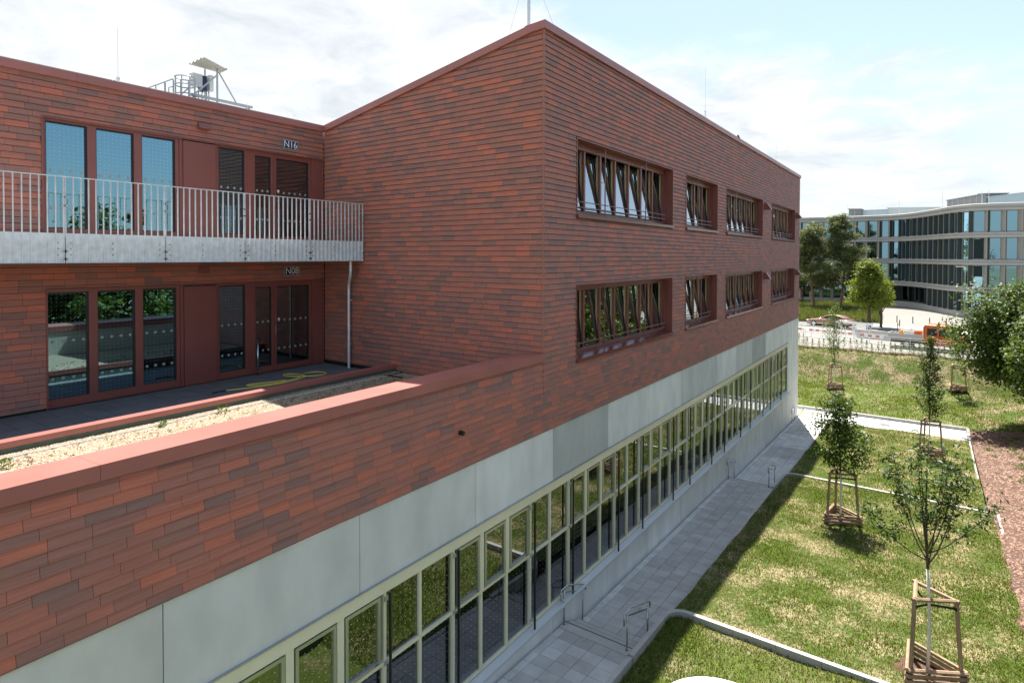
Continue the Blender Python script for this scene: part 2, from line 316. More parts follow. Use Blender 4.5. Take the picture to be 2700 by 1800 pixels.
# ------------------------------------------------------------------ path, steps, kerbs
path = struct(MB().poly([(0.02, 15.35, zpath(15.4)-0.03), (1.93, 15.35, zpath(15.4)-0.03), (1.93, 34.0, -10.69), (0.02, 34.0, -10.69)]).poly([(0.02, 1.6, -9.345), (1.93, 1.6, -9.345), (1.93, 15.0, -9.735), (0.02, 15.0, -9.735)]).poly([(0.02, -14, -8.155), (1.93, -14, -8.155), (1.93, 0.75, -8.965), (0.02, 0.75, -8.965)]).build('path', M_joint))
xs = [0.03, 0.222, 0.62, 1.018, 1.416, 1.812]
cells = []
def rows(y0, y1, n):
    d = (y1-y0)/n
    for i in range(n):
        for k in range(5): cells.append((xs[k]+0.005, xs[k+1]-0.005, y0+i*d+0.004, y0+(i+1)*d-0.004))
rows(-9.7, 0.695, 27); rows(1.655, 14.945, 34); rows(15.405, 31.45, 41)
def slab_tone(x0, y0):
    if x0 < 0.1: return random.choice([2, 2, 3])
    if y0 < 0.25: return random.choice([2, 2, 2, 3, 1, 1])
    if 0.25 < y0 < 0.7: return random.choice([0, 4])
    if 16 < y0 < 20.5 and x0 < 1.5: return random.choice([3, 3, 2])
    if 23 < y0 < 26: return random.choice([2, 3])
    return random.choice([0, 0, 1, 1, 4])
def slab_geo(mb, c, mi):
    x0, x1, y0, y1 = c; z0, z1 = zpath(y0), zpath(y1); dz = random.uniform(-0.0015, 0.0015)
    return mb.hexa([(x0, y0, z0-0.03), (x1, y0, z0-0.03), (x1, y1, z1-0.03), (x0, y1, z1-0.03)], [(x0, y0, z0+dz), (x1, y0, z0+dz), (x1, y1, z1+dz), (x0, y1, z1+dz)], mi)
def cell_key(c):
    px, py, d = proj(((c[0]+c[1])/2, (c[2]+c[3])/2, zpath(c[2])))
    return (0 if (-40 < px < 2740 and -40 < py < 1850 and d > 0) else 1, d)
cells.sort(key=cell_key)
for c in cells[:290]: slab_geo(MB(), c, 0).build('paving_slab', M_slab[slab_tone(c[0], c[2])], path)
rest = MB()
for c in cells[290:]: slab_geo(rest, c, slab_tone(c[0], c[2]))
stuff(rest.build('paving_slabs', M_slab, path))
for y0, y1 in ((-9.7, 0.70), (3.4, 14.95), (17.9, 31.4)):
    n = int((y1-y0)/1.0)
    for i in range(n):
        a = y0+(y1-y0)*i/n; b = y0+(y1-y0)*(i+1)/n-0.006; za, zb = zpath(a+0.01), zpath(b-0.01)
        MB().hexa([(1.816, a, za-0.2), (1.93, a, za-0.2), (1.93, b, zb-0.2), (1.816, b, zb-0.2)], [(1.816, a, za+0.012), (1.93, a, za+0.012), (1.93, b, zb+0.012), (1.816, b, zb+0.012)]).build('edge_stone', M_slab[1], path)
def steps(y0, zt, n, rise, going, top):
    st = struct(MB().box(0.02, 1.80, y0, y0+top+going*(n-1)-0.01, zt-rise*n-0.15, zt-rise*n+0.001).build('steps', M_stone))
    ys = [y0, y0+top]+[y0+top+going*(i+1) for i in range(n-1)]
    for i in range(n):
        for k in range(3):
            x0 = 0.02+k*0.595
            b = MB().box(x0, x0+0.591, ys[i], ys[i+1]-0.002, zt-rise*n+0.003, zt-rise*i)
            b.build('step_block', M_stone, st)
        MB().box(0.03, 1.79, ys[i+1]-0.045, ys[i+1]-0.012, zt-rise*i+0.001, zt-rise*i+0.004).build('tread_gap_shade', M_slab[4] if i else M_joint, st)  # thin dark line laid on each tread edge as the shade of the gap
    return st
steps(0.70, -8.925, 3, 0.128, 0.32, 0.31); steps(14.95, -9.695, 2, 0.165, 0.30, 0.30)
def kerb(name, pts, h, wdt, m=M_stone, seg=1.0):
    """a run of kerb stones along the polyline pts (x, y, ztop)"""
    k = struct(empty(name, pts[0])); P = [Vector(p) for p in pts]; org = P[0]
    # resample
    D = [0]
    for a, b in zip(P, P[1:]): D.append(D[-1]+(b-a).length)
    def at(s):
        for i in range(len(P)-1):
            if s <= D[i+1]+1e-9: t = (s-D[i])/max(1e-9, D[i+1]-D[i]); return P[i].lerp(P[i+1], t)
        return P[-1]
    n = max(1, round(D[-1]/seg))
    for i in range(n):
        s0 = D[-1]*i/n; s1 = D[-1]*(i+1)/n-0.007; q = [s0]+[d for d in D if s0+0.05 < d < s1-0.05]+[s1]; C_ = [at(s) for s in q]; mb = MB()
        Lf = []; Rt = []
        for j, c in enumerate(C_):
            t = (at(min(q[j]+0.05, D[-1]))-at(max(q[j]-0.05, 0))); t.z = 0; t.normalize(); nrm = Vector((-t.y, t.x, 0))*(wdt/2); Lf.append(c+nrm-org); Rt.append(c-nrm-org)
        dn = Vector((0, 0, -h))
        for j in range(len(C_)-1):
            mb.hexa([Rt[j]+dn, Rt[j+1]+dn, Lf[j+1]+dn, Lf[j]+dn], [Rt[j], Rt[j+1], Lf[j+1], Lf[j]])
        mb.build('kerb_stone', m, k)
    return k
def arc(cx, cy, r, a0, a1, n, z): return [(cx+r*math.cos(R(a0+(a1-a0)*i/n)), cy+r*math.sin(R(a0+(a1-a0)*i/n)), z) for i in range(n+1)]
kerb('kerb', [(1.89, 0.72, -8.88), (1.89, 2.70, -8.98)]+arc(2.34, 2.74, 0.45, 180, 90, 6, -8.98)+[(9.2, 3.19, -9.02)], 0.35, 0.12, seg=0.97)
kerb('kerb', [(1.89, 15.0, -9.62), (1.89, 17.35, -9.80)]+arc(2.34, 17.42, 0.45, 180, 90, 6, -9.85)+[(9.40, 17.87, -9.88)], 0.35, 0.13, seg=0.97)
kerb('kerb', [(9.42, 17.78, -9.86), (9.40, 15.1, -9.74)], 0.3, 0.08, seg=0.9)
kerb('kerb', [(-12, 34.10, -10.42), (9.05, 34.10, -10.42)], 0.35, 0.14, M_slab[1], seg=1.0)
kerb('kerb', [(9.10, 34.0, -10.44), (9.10, 31.5, -10.50)], 0.3, 0.12, M_slab[1], seg=0.9)
kerb('kerb', [(9.08, 31.3, -10.50), (9.06, 23.0, -10.17)], 0.3, 0.08, M_slab[4], seg=1.0)
cp = struct(MB().box(1.95, 9.03, 31.45, 34.02, -10.9, -10.63).box(-12, 1.94, 34.0, 34.02, -10.9, -10.69).build('cross_path', M_joint)); cb = MB()
for i in range(18):
    for k in range(6):
        x0 = 1.96+i*0.392; y0 = 31.47+k*0.423; cb.box(x0, x0+0.384, y0, y0+0.415, -10.66, -10.60, random.choice([1, 2, 3, 3]))
for i in range(5):
    for k in range(6): cb.box(0.04+i*0.38, 0.04+i*0.38+0.372, 31.47+k*0.423, 31.47+k*0.423+0.415, -10.67, -10.60, random.choice([1, 2, 3, 3]))
stuff(cb.build('paving_slabs', M_slab, cp))
struct(MB().box(-12, -0.05, 31.9, 34.0, -10.9, -10.62).build('path', M_slab[2]))
# drain cover
dc = MB().lathe([(0.30, 0), (0.30, 0.012), (0.25, 0.012), (0.25, 0.008), (0.0, 0.008)], 20, capb=False, capt=False).build('drain_cover', M_asph); dc.location = (4.9, 32.6, -10.598); tag(dc, 'round dark drain cover set in the pale cross path', 'drain cover')

# ------------------------------------------------------------------ the school building
bld = empty('school_building', (0, 0, -10.6)); ORG = Vector((0, 0, -10.6))
tag(bld, 'red terracotta clad school block on a pale concrete ground floor with long glazing', 'building')
class BB(MB):
    """builder in world coordinates for parts of the building (building empty sits at ORG, unrotated)"""
    def part(s, name, mats, parent=bld, smooth=False):
        s.v = [(x-ORG.x, y-ORG.y, z-ORG.z) for x, y, z in s.v] if parent is bld else s.v
        return s.build(name, mats, parent, smooth)
def wpart(mb, name, mats, par, smooth=False):
    """part whose parent 'par' sits at the building origin itself"""
    mb.v = [(x-ORG.x, y-ORG.y, z-ORG.z) for x, y, z in mb.v]; return mb.build(name, mats, par, smooth)
XI = -7.934; CH = 0.1305; TB = -4.048
UW = [(1.56, 8.23), (9.59, 13.38), (14.71, 21.31), (23.47, 30.10)]
WZ = [(0.97, 2.945), (-2.66, -0.735)]
f_holes = [(a, b, z0, z1) for a, b in UW for z0, z1 in WZ]
n_holes = [(-6.99, -0.045, -3.35, -0.74), (-7.04, -0.05, 0.30, 2.90)]
def prof(x):                                            # roof edge over the return wall
    return 5.33 if x > -0.39 else 5.33-(-0.39-x)*(5.33-3.94)/(7.934-0.39)
def rects(u0, u1, z0, z1, holes):
    us = sorted({u0, u1, *[h[i] for h in holes for i in (0, 1) if u0 < h[i] < u1]}); zs = sorted({z0, z1, *[h[i] for h in holes for i in (2, 3) if z0 < h[i] < z1]}); out_ = []
    for z_a, z_b in zip(zs, zs[1:]):
        run = None
        for a, b in zip(us, us[1:]):
            mid = ((a+b)/2, (z_a+z_b)/2); inh = any(h[0] < mid[0] < h[1] and h[2] < mid[1] < h[3] for h in holes)
            if not inh: run = (run[0], b) if run else (a, b)
            if inh and run: out_.append((*run, z_a, z_b)); run = None
        if run: out_.append((*run, z_a, z_b))
    return out_
wb = BB()
for a, b, z0, z1 in rects(0.052, END_Y, TB, 5.15, f_holes): wb.box(-0.36, -0.045, a, b, z0, z1)
wb.box(-0.55, -0.045, -16, -0.002, TB, -2.46)                              # parapet wall
for a, b, z0, z1 in rects(-16, 0.0, -3.62, 3.80, n_holes): wb.box(XI-0.30, XI-0.045, a, b, z0, z1)
wb.hexa([(XI-0.04, 0.045, -3.62), (-0.37, 0.045, -3.62), (-0.37, 0.30, -3.62), (XI-0.04, 0.30, -3.62)], [(XI-0.04, 0.045, 3.80), (-0.37, 0.045, 5.15), (-0.37, 0.30, 5.15), (XI-0.04, 0.30, 3.80)])
wb.box(-14, -0.05, END_Y-0.3, END_Y-0.05, TB, 3.7); wb.box(-14.3, -14, -16, END_Y, -10.9, 3.7); wb.box(-14, XI-0.31, -16.3, -16, -10.9, 3.7); wb.box(XI-0.3, -0.1, -16.3, -16.01, -10.9, -3.7)
wb.part('wall', M_dark)
ib = BB()                                               # beige inner face of the parapet and the facing behind it
ib.box(-0.585, -0.552, -15.9, -0.05, -3.25, -2.40); ib.part('parapet_lining', M_beige)
rf = BB()
rf.hexa([(XI, 0.31, 3.50), (-0.40, 0.31, 4.9), (-0.40, END_Y-0.31, 4.9), (XI, END_Y-0.31, 3.50)], [(XI, 0.31, 3.65), (-0.40, 0.31, 5.05), (-0.40, END_Y-0.31, 5.05), (XI, END_Y-0.31, 3.65)]); rf.box(-13.95, XI-0.002, 0.31, END_Y-0.31, 3.50, 3.65)
rf.box(-13.95, XI-0.31, -15.95, 0.30, 3.50, 3.70); rf.box(XI-0.02, -0.56, -15.95, -0.01, -3.62, -3.40); rf.box(-19, -14.31, -9, 8, 5.0, 5.62); rf.box(-18.8, -14.5, -8.8, 7.8, -10.9, 4.99)
rf.part('roof', mat('roof_membrane', (0.30, 0.30, 0.29), 0.9))
rm = BB()                                               # rooms behind the glass
for z in (-3.52, 0.12): rm.box(-7.5, -0.40, 0.32, END_Y-0.32, z-0.12, z+0.02); 
for z in (-3.50, 0.05): rm.box(-13.9, XI-0.32, -15.9, 0.25, z, z+0.16)
rm.box(-7.6, -7.51, 0.32, END_Y-0.32, -3.3, 4.2); rm.box(-12.6, -12.5, -15.9, 0.3, -3.3, 3.45); rm.box(-6.6, -6.5, -15.9, END_Y-0.32, -9.9, -4.2); rm.box(-6.5, -0.3, -15.9, END_Y-0.32, -9.6, -9.45); rm.box(-6.5, -0.3, -15.9, END_Y-0.32, -4.5, -4.32)
for y in (8.9, 14.05, 22.4): rm.box(-7.5, -0.42, y-0.08, y+0.08, -3.3, 4.2)
for y in (-3.75,): rm.box(-12.5, XI-0.33, y-0.08, y+0.08, -3.3, 3.45)
rm.box(-6.4, -0.35, 14.2, 14.4, -9.4, -4.55); rm.box(-6.4, -0.35, -0.6, -0.42, -9.4, -4.55)
rm.part('interior', M_room)

# ---- terracotta tiles
class Tile: pass
tiles = []
def clip(rect, h):
    a, b, z0, z1 = rect
    if h[1] <= a or h[0] >= b or h[3] <= z0 or h[2] >= z1: return [rect]
    o = []
    if h[0] > a: o.append((a, h[0], z0, z1))
    if h[1] < b: o.append((h[1], b, z0, z1))
    m0, m1 = max(a, h[0]), min(b, h[1])
    if h[2] > z0: o.append((m0, m1, z0, h[2]))
    if h[3] < z1: o.append((m0, m1, h[3], z1))
    return [r for r in o if r[1]-r[0] > 0.02 and r[3]-r[2] > 0.012]
def lay(wall, u0, u1, zlo, zhi, holes, top=None):
    k0 = int(math.floor((zlo-TB)/CH)); k1 = int(math.ceil((zhi-TB)/CH))
    holes = [(h[0]-0.02, h[1]+0.02, h[2]-0.015, h[3]+0.02) for h in holes]
    for k in range(k0, k1):
        z0 = max(TB+k*CH, zlo); z1 = min(TB+(k+1)*CH-0.009, zhi)
        if z1-z0 < 0.015: continue
        off = (0.0, 0.2, 0.065, 0.265)[k % 4]+random.choice((0, 0, 0.133)); u = u0-off
        while u < u1:
            ln = 0.397 if random.random() > 0.07 else random.choice((0.265, 0.53)); a, b = max(u, u0), min(u+ln-0.004, u1); u += ln
            if b-a < 0.02: continue
            rs = [(a, b, z0, z1)]
            for h in holes: rs = [q for r in rs for q in clip(r, h)]
            m = random.choices(range(6), tile_w)[0]
            full = len(rs) == 1 and rs[0] == (a, b, z0, z1) and abs(b-a-0.393) < 1e-6 and abs(z1-z0-CH+0.009) < 1e-6
            for r in rs: tiles.append((wall, r, m, full, top))
lay('F', 0.004, END_Y, TB, 5.16, f_holes); lay('F', -16, 0.0, TB, -2.44, [])
lay('N', -16, -0.004, -3.235, 3.78, n_holes)
lay('S', 0.004, -XI-0.003, -3.177, 5.16, [], prof)
OT, IT = -0.044, 0.0
def tile_geo(mb, wall, r, m, top, ox=0.0):
    a, b, z0, z1 = r; lap = 0.022
    za = zb = z1
    if top:
        za = min(z1, top(-a)-0.17); zb = min(z1, top(-b)-0.17)
        if za-z0 < 0.012 and zb-z0 < 0.012: return False
        za = max(za, z0+0.004); zb = max(zb, z0+0.004)
    def P(u, d, z):
        if wall == 'F': return (d, u, z)
        if wall == 'N': return (XI+d, u, z)
        return (-u, -d, z)
    fb, ft, bk = 0.0+ox, -lap+ox, -0.05
    q = [P(a, bk, z0), P(b, bk, z0), P(b, fb, z0), P(a, fb, z0), P(a, bk, za), P(b, bk, zb), P(b, ft, zb), P(a, ft, za)]
    n = len(mb.v); mb.v += q
    fs = ((3, 2, 6, 7), (0, 1, 2, 3), (4, 7, 6, 5), (0, 3, 7, 4), (1, 5, 6, 2))
    for f in fs:
        g = f if wall != 'F' else f[::-1]
        if wall in 'N': g = f[::-1]
        mb.f.append(tuple(n+i for i in g)); mb.m.append(m)
    return True
def tscore(t):
    if not t[3] or t[0] != 'F': return -1
    a, b, z0, z1 = t[1]; p = [proj((0, y, z)) for y, z in ((a, z0), (b, z0), (b, z1), (a, z1))]
    if any(q[2] < 0.5 or not (-30 < q[0] < 2720) or q[1] > 1830 for q in p): return -1
    return abs(sum(p[i][0]*p[(i+1) % 4][1]-p[(i+1) % 4][0]*p[i][1] for i in range(4)))/2
sco = [tscore(t) for t in tiles]; order = np.argsort(-np.array(sco))[:300]; sel = set(int(i) for i in order if sco[i] > 0)
proto = {}
cl = BB()
for i, t in enumerate(tiles):
    if i in sel:
        key = (t[2],)
        if key not in proto:
            mb = MB(); tile_geo(mb, 'F', (0, 0.393, 0, CH-0.009), 0, None); proto[key] = mb.mesh('tile', M_tile[t[2]])
        link('tile', proto[key], bld, Matrix.Translation((random.uniform(-0.0015, 0.0015), t[1][0], t[1][2]-ORG.z)))
    else: tile_geo(cl, t[0], t[1], t[2], t[4], random.uniform(-0.0015, 0.0015))
stuff(cl.part('tile_cladding', M_tile))

# ---- copings
def coping_run(pts, wid_in, h, seams, name='coping'):
    """pts: outer top edge polyline; inner edge offset by vector wid_in; fascia height h"""
    wi = Vector(wid_in)
    for a, b in zip(pts, pts[1:]):
        a = Vector(a); b = Vector(b); n = max(1, round((b-a).length/seams)); d = (b-a).normalized()
        for i in range(n):
            p = a.lerp(b, i/n)+d*0.002; q = a.lerp(b, (i+1)/n)-d*0.002; dn = Vector((0, 0, -h)); s = Vector((0, 0, -0.035)); mb = BB()
            mb.hexa([p+dn, q+dn, q+wi+dn+s, p+wi+dn+s], [p, q, q+wi+s, p+wi+s]); mb.part(name, M_cop)
coping_run([(0.045, -14.88, -2.245), (0.045, -0.004, -2.245)], (-0.66, 0, 0), 0.175, 2.95)
coping_run([(0.045, -0.05, 5.36), (0.045, END_Y+0.05, 5.36)], (-0.55, 0, 0), 0.185, 2.95)
coping_run([(-0.002, -0.045, 5.355), (-0.39, -0.045, 5.325)], (0, 0.45, 0), 0.18, 2.9); coping_run([(-0.392, -0.045, 5.324), (XI-0.02, -0.045, 3.94)], (0, 0.45, 0), 0.18, 2.55)
coping_run([(XI+0.045, -16, 3.935), (XI+0.045, -0.05, 3.935)], (-0.5, 0, 0), 0.175, 3.1)
# corner trim strips
BB().box(-0.02, 0.006, -0.012, 0.003, -2.24, 5.17).part('corner_trim', M_tile[2])

# ---- facade windows with tilted sashes
def facade_window(ya, yb, zs, zt):
    wdw = empty('window'); wdw.parent = bld; wdw.location = (0, (ya+yb)/2, zs-ORG.z); O = Vector((0, (ya+yb)/2, zs))
    def P(mb, name, m, smooth=False): mb.v = [(x-O.x, y-O.y, z-O.z) for x, y, z in mb.v]; return mb.build(name, m, wdw, smooth)
    zb = zs+0.11; xg = -0.34
    rv = MB(); rv.box(xg, 0.008, ya-0.02, ya+0.006, zs, zt+0.012); rv.box(xg, 0.008, yb-0.006, yb+0.02, zs, zt+0.012); rv.box(xg, 0.008, ya+0.007, yb-0.007, zt-0.008, zt+0.012)
    rv.box(-0.19, -0.17, yb-0.03, yb-0.0065, zb, zt-0.01); P(rv, 'reveal', M_red)
    sl_ = MB(); sl_.hexa([(xg, ya+0.007, zs+0.03), (0.055, ya-0.02, zs-0.01), (0.055, yb+0.03, zs-0.01), (xg, yb-0.007, zs+0.03)], [(xg, ya+0.007, zb+0.015), (0.055, ya-0.02, zb-0.035), (0.055, yb+0.03, zb-0.035), (xg, yb-0.007, zb+0.015)])
    P(sl_, 'sill', mat('sill_metal', (0.185, 0.055, 0.045), 0.22, spec=0.8) if 'sill_metal' not in bpy.data.materials else bpy.data.materials['sill_metal'])
    n = max(1, round((yb-ya)/0.945)); d = (yb-ya-0.10)/n; fr = MB()
    fr.box(xg-0.06, xg+0.04, ya+0.007, yb-0.007, zb+0.016, zb+0.09); fr.box(xg-0.06, xg+0.04, ya+0.007, yb-0.007, zt-0.16, zt-0.009)
    for i in range(n+1):
        y = ya+0.05+i*d; w_ = 0.042 if 0 < i < n else 0.045; fr.box(xg-0.05, xg+0.012, max(ya+0.008, y-w_), min(yb-0.008, y+w_), zb+0.091, zt-0.161)
    P(fr, 'frame', M_red)
    for i in range(n):
        y0 = ya+0.05+i*d+0.045; y1 = y0+d-0.09; z0 = zb+0.095; z1 = zt-0.165; tl = R(random.uniform(6.5, 9)); op = math.sin(tl)*(z1-z0); zz = z0+math.cos(tl)*(z1-z0)
        s = MB(); xo = xg-0.008; e = 0.04
        def Q(y, t, dx=0): return (xo-op*t+dx*math.cos(tl), y, z0+(zz-z0)*t+dx*math.sin(tl))
        t0 = e/(z1-z0)
        for (a, b, ta, tb) in ((y0, y1, 0, t0), (y0, y1, 1-t0, 1), (y0, y0+e, t0, 1-t0), (y1-e, y1, t0, 1-t0)):
            s.hexa([Q(a, ta, -0.05), Q(b, ta, -0.05), Q(b, ta, 0), Q(a, ta, 0)], [Q(a, tb, -0.05), Q(b, tb, -0.05), Q(b, tb, 0), Q(a, tb, 0)])
        P(s, 'sash', M_gasket)
        P(MB().poly([Q(y0+e-0.01, t0, -0.02), Q(y1-e+0.01, t0, -0.02), Q(y1-e+0.01, 1-t0, -0.02), Q(y0+e-0.01, 1-t0, -0.02)]), 'pane', M_glassf)
        P(MB().box(xg-0.115, xg-0.065, y1+0.005, y1+0.04, z0, z1), 'inner_frame', M_blind)
    nb = max(1, round((yb-ya)/2.8)-1) if (yb-ya) > 4 else 1
    nb = 2 if (yb-ya) > 5 else 1
    for i in range(nb):
        y = ya+(yb-ya)*((0.25, 0.67)[i] if nb == 2 else 0.38); g = MB(); g.bar((-0.06, y, zb-0.02), (-0.06, y, zt-0.01), 0.022, 0.030, up=(0, 1, 0))
        for z in (zb+0.05, (zb+zt)/2, zt-0.12): g.bar((-0.06, y, z), (xg, y-0.13, z), 0.012, 0.012)
        P(g, 'blind_guide', M_red)
    for z in (zb+0.17, zb+0.31): P(MB().tube([(-0.10, ya+0.01, z), (-0.10, yb-0.45, z)], 0.014, 6), 'guard_bar', M_red)
for ya, yb in UW:
    for z0, z1 in WZ: facade_window(ya, yb, z0, z1)
# vent hoods
def hood(p, n_, wx, h, dep, m=M_red):
    """small sloping wall hood on a wall at p; n_ = outward normal axis ('x')"""
    x, y, z = p; mb = BB(); mb.hexa([(x, y-wx/2, z), (x+dep, y-wx/2, z+0.02), (x+dep, y+wx/2, z+0.02), (x, y+wx/2, z)], [(x, y-wx/2, z+h), (x+dep*0.35, y-wx/2, z+h), (x+dep*0.35, y+wx/2, z+h), (x, y+wx/2, z+h)]); return mb.part('vent_hood', m)
for y in (21.75, 30.55):
    for z in (2.45, -1.20): hood((0.004, y, z), 'x', 0.30, 0.36, 0.34)
hood((XI+0.004, -3.685, 3.19), 'x', 0.29, 0.16, 0.13)
BB().box(XI+0.004, XI+0.02, -3.83, -3.55, -0.46, -0.26).part('wall_cover', M_red)
BB().tube([(0.0, -2.95, -3.35), (0.09, -2.95, -3.35)], 0.045, 12).part('overflow_pipe', M_gasket)

# ---- concrete panels
J = [-11.21, -8.28, -5.35, -2.44, 0.48, 3.41, 6.32, 9.27, 13.62, 16.50, 19.46, 22.35, 25.15, 28.30]
tone = [4, 1, 1, 0, 2, 0, 3, 1, 3, 1, 2, 3, 3]
for i in range(len(J)-1):
    BB().box(-0.16, -0.02, J[i]+0.007, J[i+1]-0.007, -5.315, TB-0.012).part('concrete_panel', M_con[tone[i]])
    y0, y1 = J[i]+0.006, J[i+1]-0.006; zb = min(zpath(y0), zpath(y1))-0.12
    BB().box(-0.16, -0.02, y0, y1, zb, -8.43).part('concrete_panel', M_con[random.choice([0, 0, 3, 1])])
BB().box(-0.16, -0.02, -14.1, J[0]-0.007, -5.315, TB-0.012).part('concrete_panel', M_con[0]); BB().box(-0.16, -0.02, -14.1, J[0]-0.007, -9.0, -8.43).part('concrete_panel', M_con[0])
BB().box(-0.30, -0.02, 28.307, END_Y, -8.42, TB-0.012).part('concrete_panel', M_con[3]); BB().box(-0.30, -0.02, 28.307, END_Y, -10.85, -8.435).part('concrete_panel', M_con[0])
BB().box(-14, -0.31, END_Y-0.32, END_Y-0.01, -10.85, TB-0.012).part('concrete_panel', M_con[0])
BB().box(-0.30, -0.165, -14.1, END_Y-0.35, -10.9, -8.6).box(-0.30, -0.165, -14.1, END_Y-0.35, -5.30, TB-0.02).part('wall_core', M_dark)
BB().box(-0.005, 0.015, -16, END_Y, TB-0.012, TB-0.002).part('drip_edge', M_alu)

# ---- ground floor glazing
bars = [-12.0, -9.22, -7.48, -4.84, -3.11, -0.48, 1.26, 3.88, 5.61, 8.24, 9.97, 12.60, 14.38, 17.01, 18.77, 21.43, 23.20, 25.93, 28.22]
kinds = ['v', 'f']*9
GZ0, GZ1, GT = -8.33, -5.54, -6.73
BB().box(-0.10, -0.005, -12.0, 28.29, GZ1, -5.335).part('head_beam', M_cream)
BB().hexa([(-0.16, -12, -8.42), (0.13, -12, -8.455), (0.13, 28.34, -8.455), (-0.16, 28.34, -8.42)], [(-0.16, -12, -8.34), (0.13, -12, -8.40), (0.13, 28.34, -8.40), (-0.16, 28.34, -8.34)]).part('window_sill', mat('sill_galv', (0.60, 0.63, 0.65), 0.4, 0.25))
BB().box(-0.02, 0.025, -12, 28.34, -5.33, -5.318).part('head_flashing', M_alu)
BB().box(-0.10, -0.03, 28.23, 28.30, GZ0, GZ1).part('frame_post', M_alu)
for i, kd in enumerate(kinds):
    ya, yb = bars[i], bars[i+1]; ym = (ya+yb)/2; wdw = empty('window'); wdw.parent = bld; wdw.location = (0, ym, GZ0-ORG.z); O = Vector((0, ym, GZ0))
    def P(mb, name, m): mb.v = [(x-O.x, y-O.y, z-O.z) for x, y, z in mb.v]; return mb.build(name, m, wdw)
    n = 2 if kd == 'f' else 3; d = (yb-ya)/n; fr = MB(); xo, xi_ = -0.035, -0.12
    fr.box(xi_, xo, ya+0.002, yb-0.002, GZ0-0.005, GZ0+0.045)
    fr.box(xi_, xo, ya, ya+0.06, GZ0+0.046, GZ1-0.001)
    for k in range(1, n):
        y = ya+k*d; hw = 0.028 if kd == 'f' else 0.030; fr.box(xi_, xo, y-hw, y+hw, GZ0+0.046, GZ1-0.001)
        if kd == 'v': fr.box(xi_, xo+0.012, y-0.065, y+0.065, GT+0.001, GZ1-0.001)
    fr.box(xi_, xo-0.004, ya+0.061, yb-0.001, GT-0.03, GT+0.03); P(fr, 'frame', M_cream)
    for k in range(n):
        y0, y1 = ya+k*d+(0.065 if k == 0 else 0.03), ya+(k+1)*d-0.03
        P(MB().poly([(-0.085, y0, GZ0+0.04), (-0.085, y1, GZ0+0.04), (-0.085, y1, GT-0.028), (-0.085, y0, GT-0.028)]), 'pane', M_glassg)
        if kd == 'v':
            a, b, z0, z1 = y0+0.055, y1-0.055, GT+0.06, GZ1-0.03; s = MB(); e = 0.055
            s.box(-0.06, -0.012, a, b, z0, z0+e); s.box(-0.06, -0.012, a, b, z1-e, z1); s.box(-0.06, -0.012, a, a+e, z0+e, z1-e); s.box(-0.06, -0.012, b-e, b, z0+e, z1-e); s.box(-0.0121, -0.008, b-0.12, b-0.05, z0+0.018, z0+0.032, 1); P(s, 'vent_sash', [M_alu, M_black])
            P(MB().poly([(-0.045, a+e, z0+e), (-0.045, b-e, z0+e), (-0.045, b-e, z1-e), (-0.045, a+e, z1-e)]), 'pane', M_glassg)
        else: P(MB().poly([(-0.085, y0, GT+0.028), (-0.085, y1, GT+0.028), (-0.085, y1, GZ1), (-0.085, y0, GZ1)]), 'pane', M_glassg)
    g = MB(); y = ya+0.055; g.box(0.045, 0.085, y-0.014, y+0.014, -8.43, GZ1+0.01)
    P(g, 'blind_guide', M_black)
    g = MB(); g.box(0.047, 0.083, y+0.0145, y+0.019, -8.40, GZ1+0.005)
    for z in (GZ0+0.12, GT, GZ1-0.12): g.box(xo, 0.044, y-0.012, y+0.012, z-0.012, z+0.012); g.box(xo+0.001, xo+0.012, y-0.05, y+0.03, z-0.04, z+0.04)
    P(g, 'guide_bracket', M_alu)

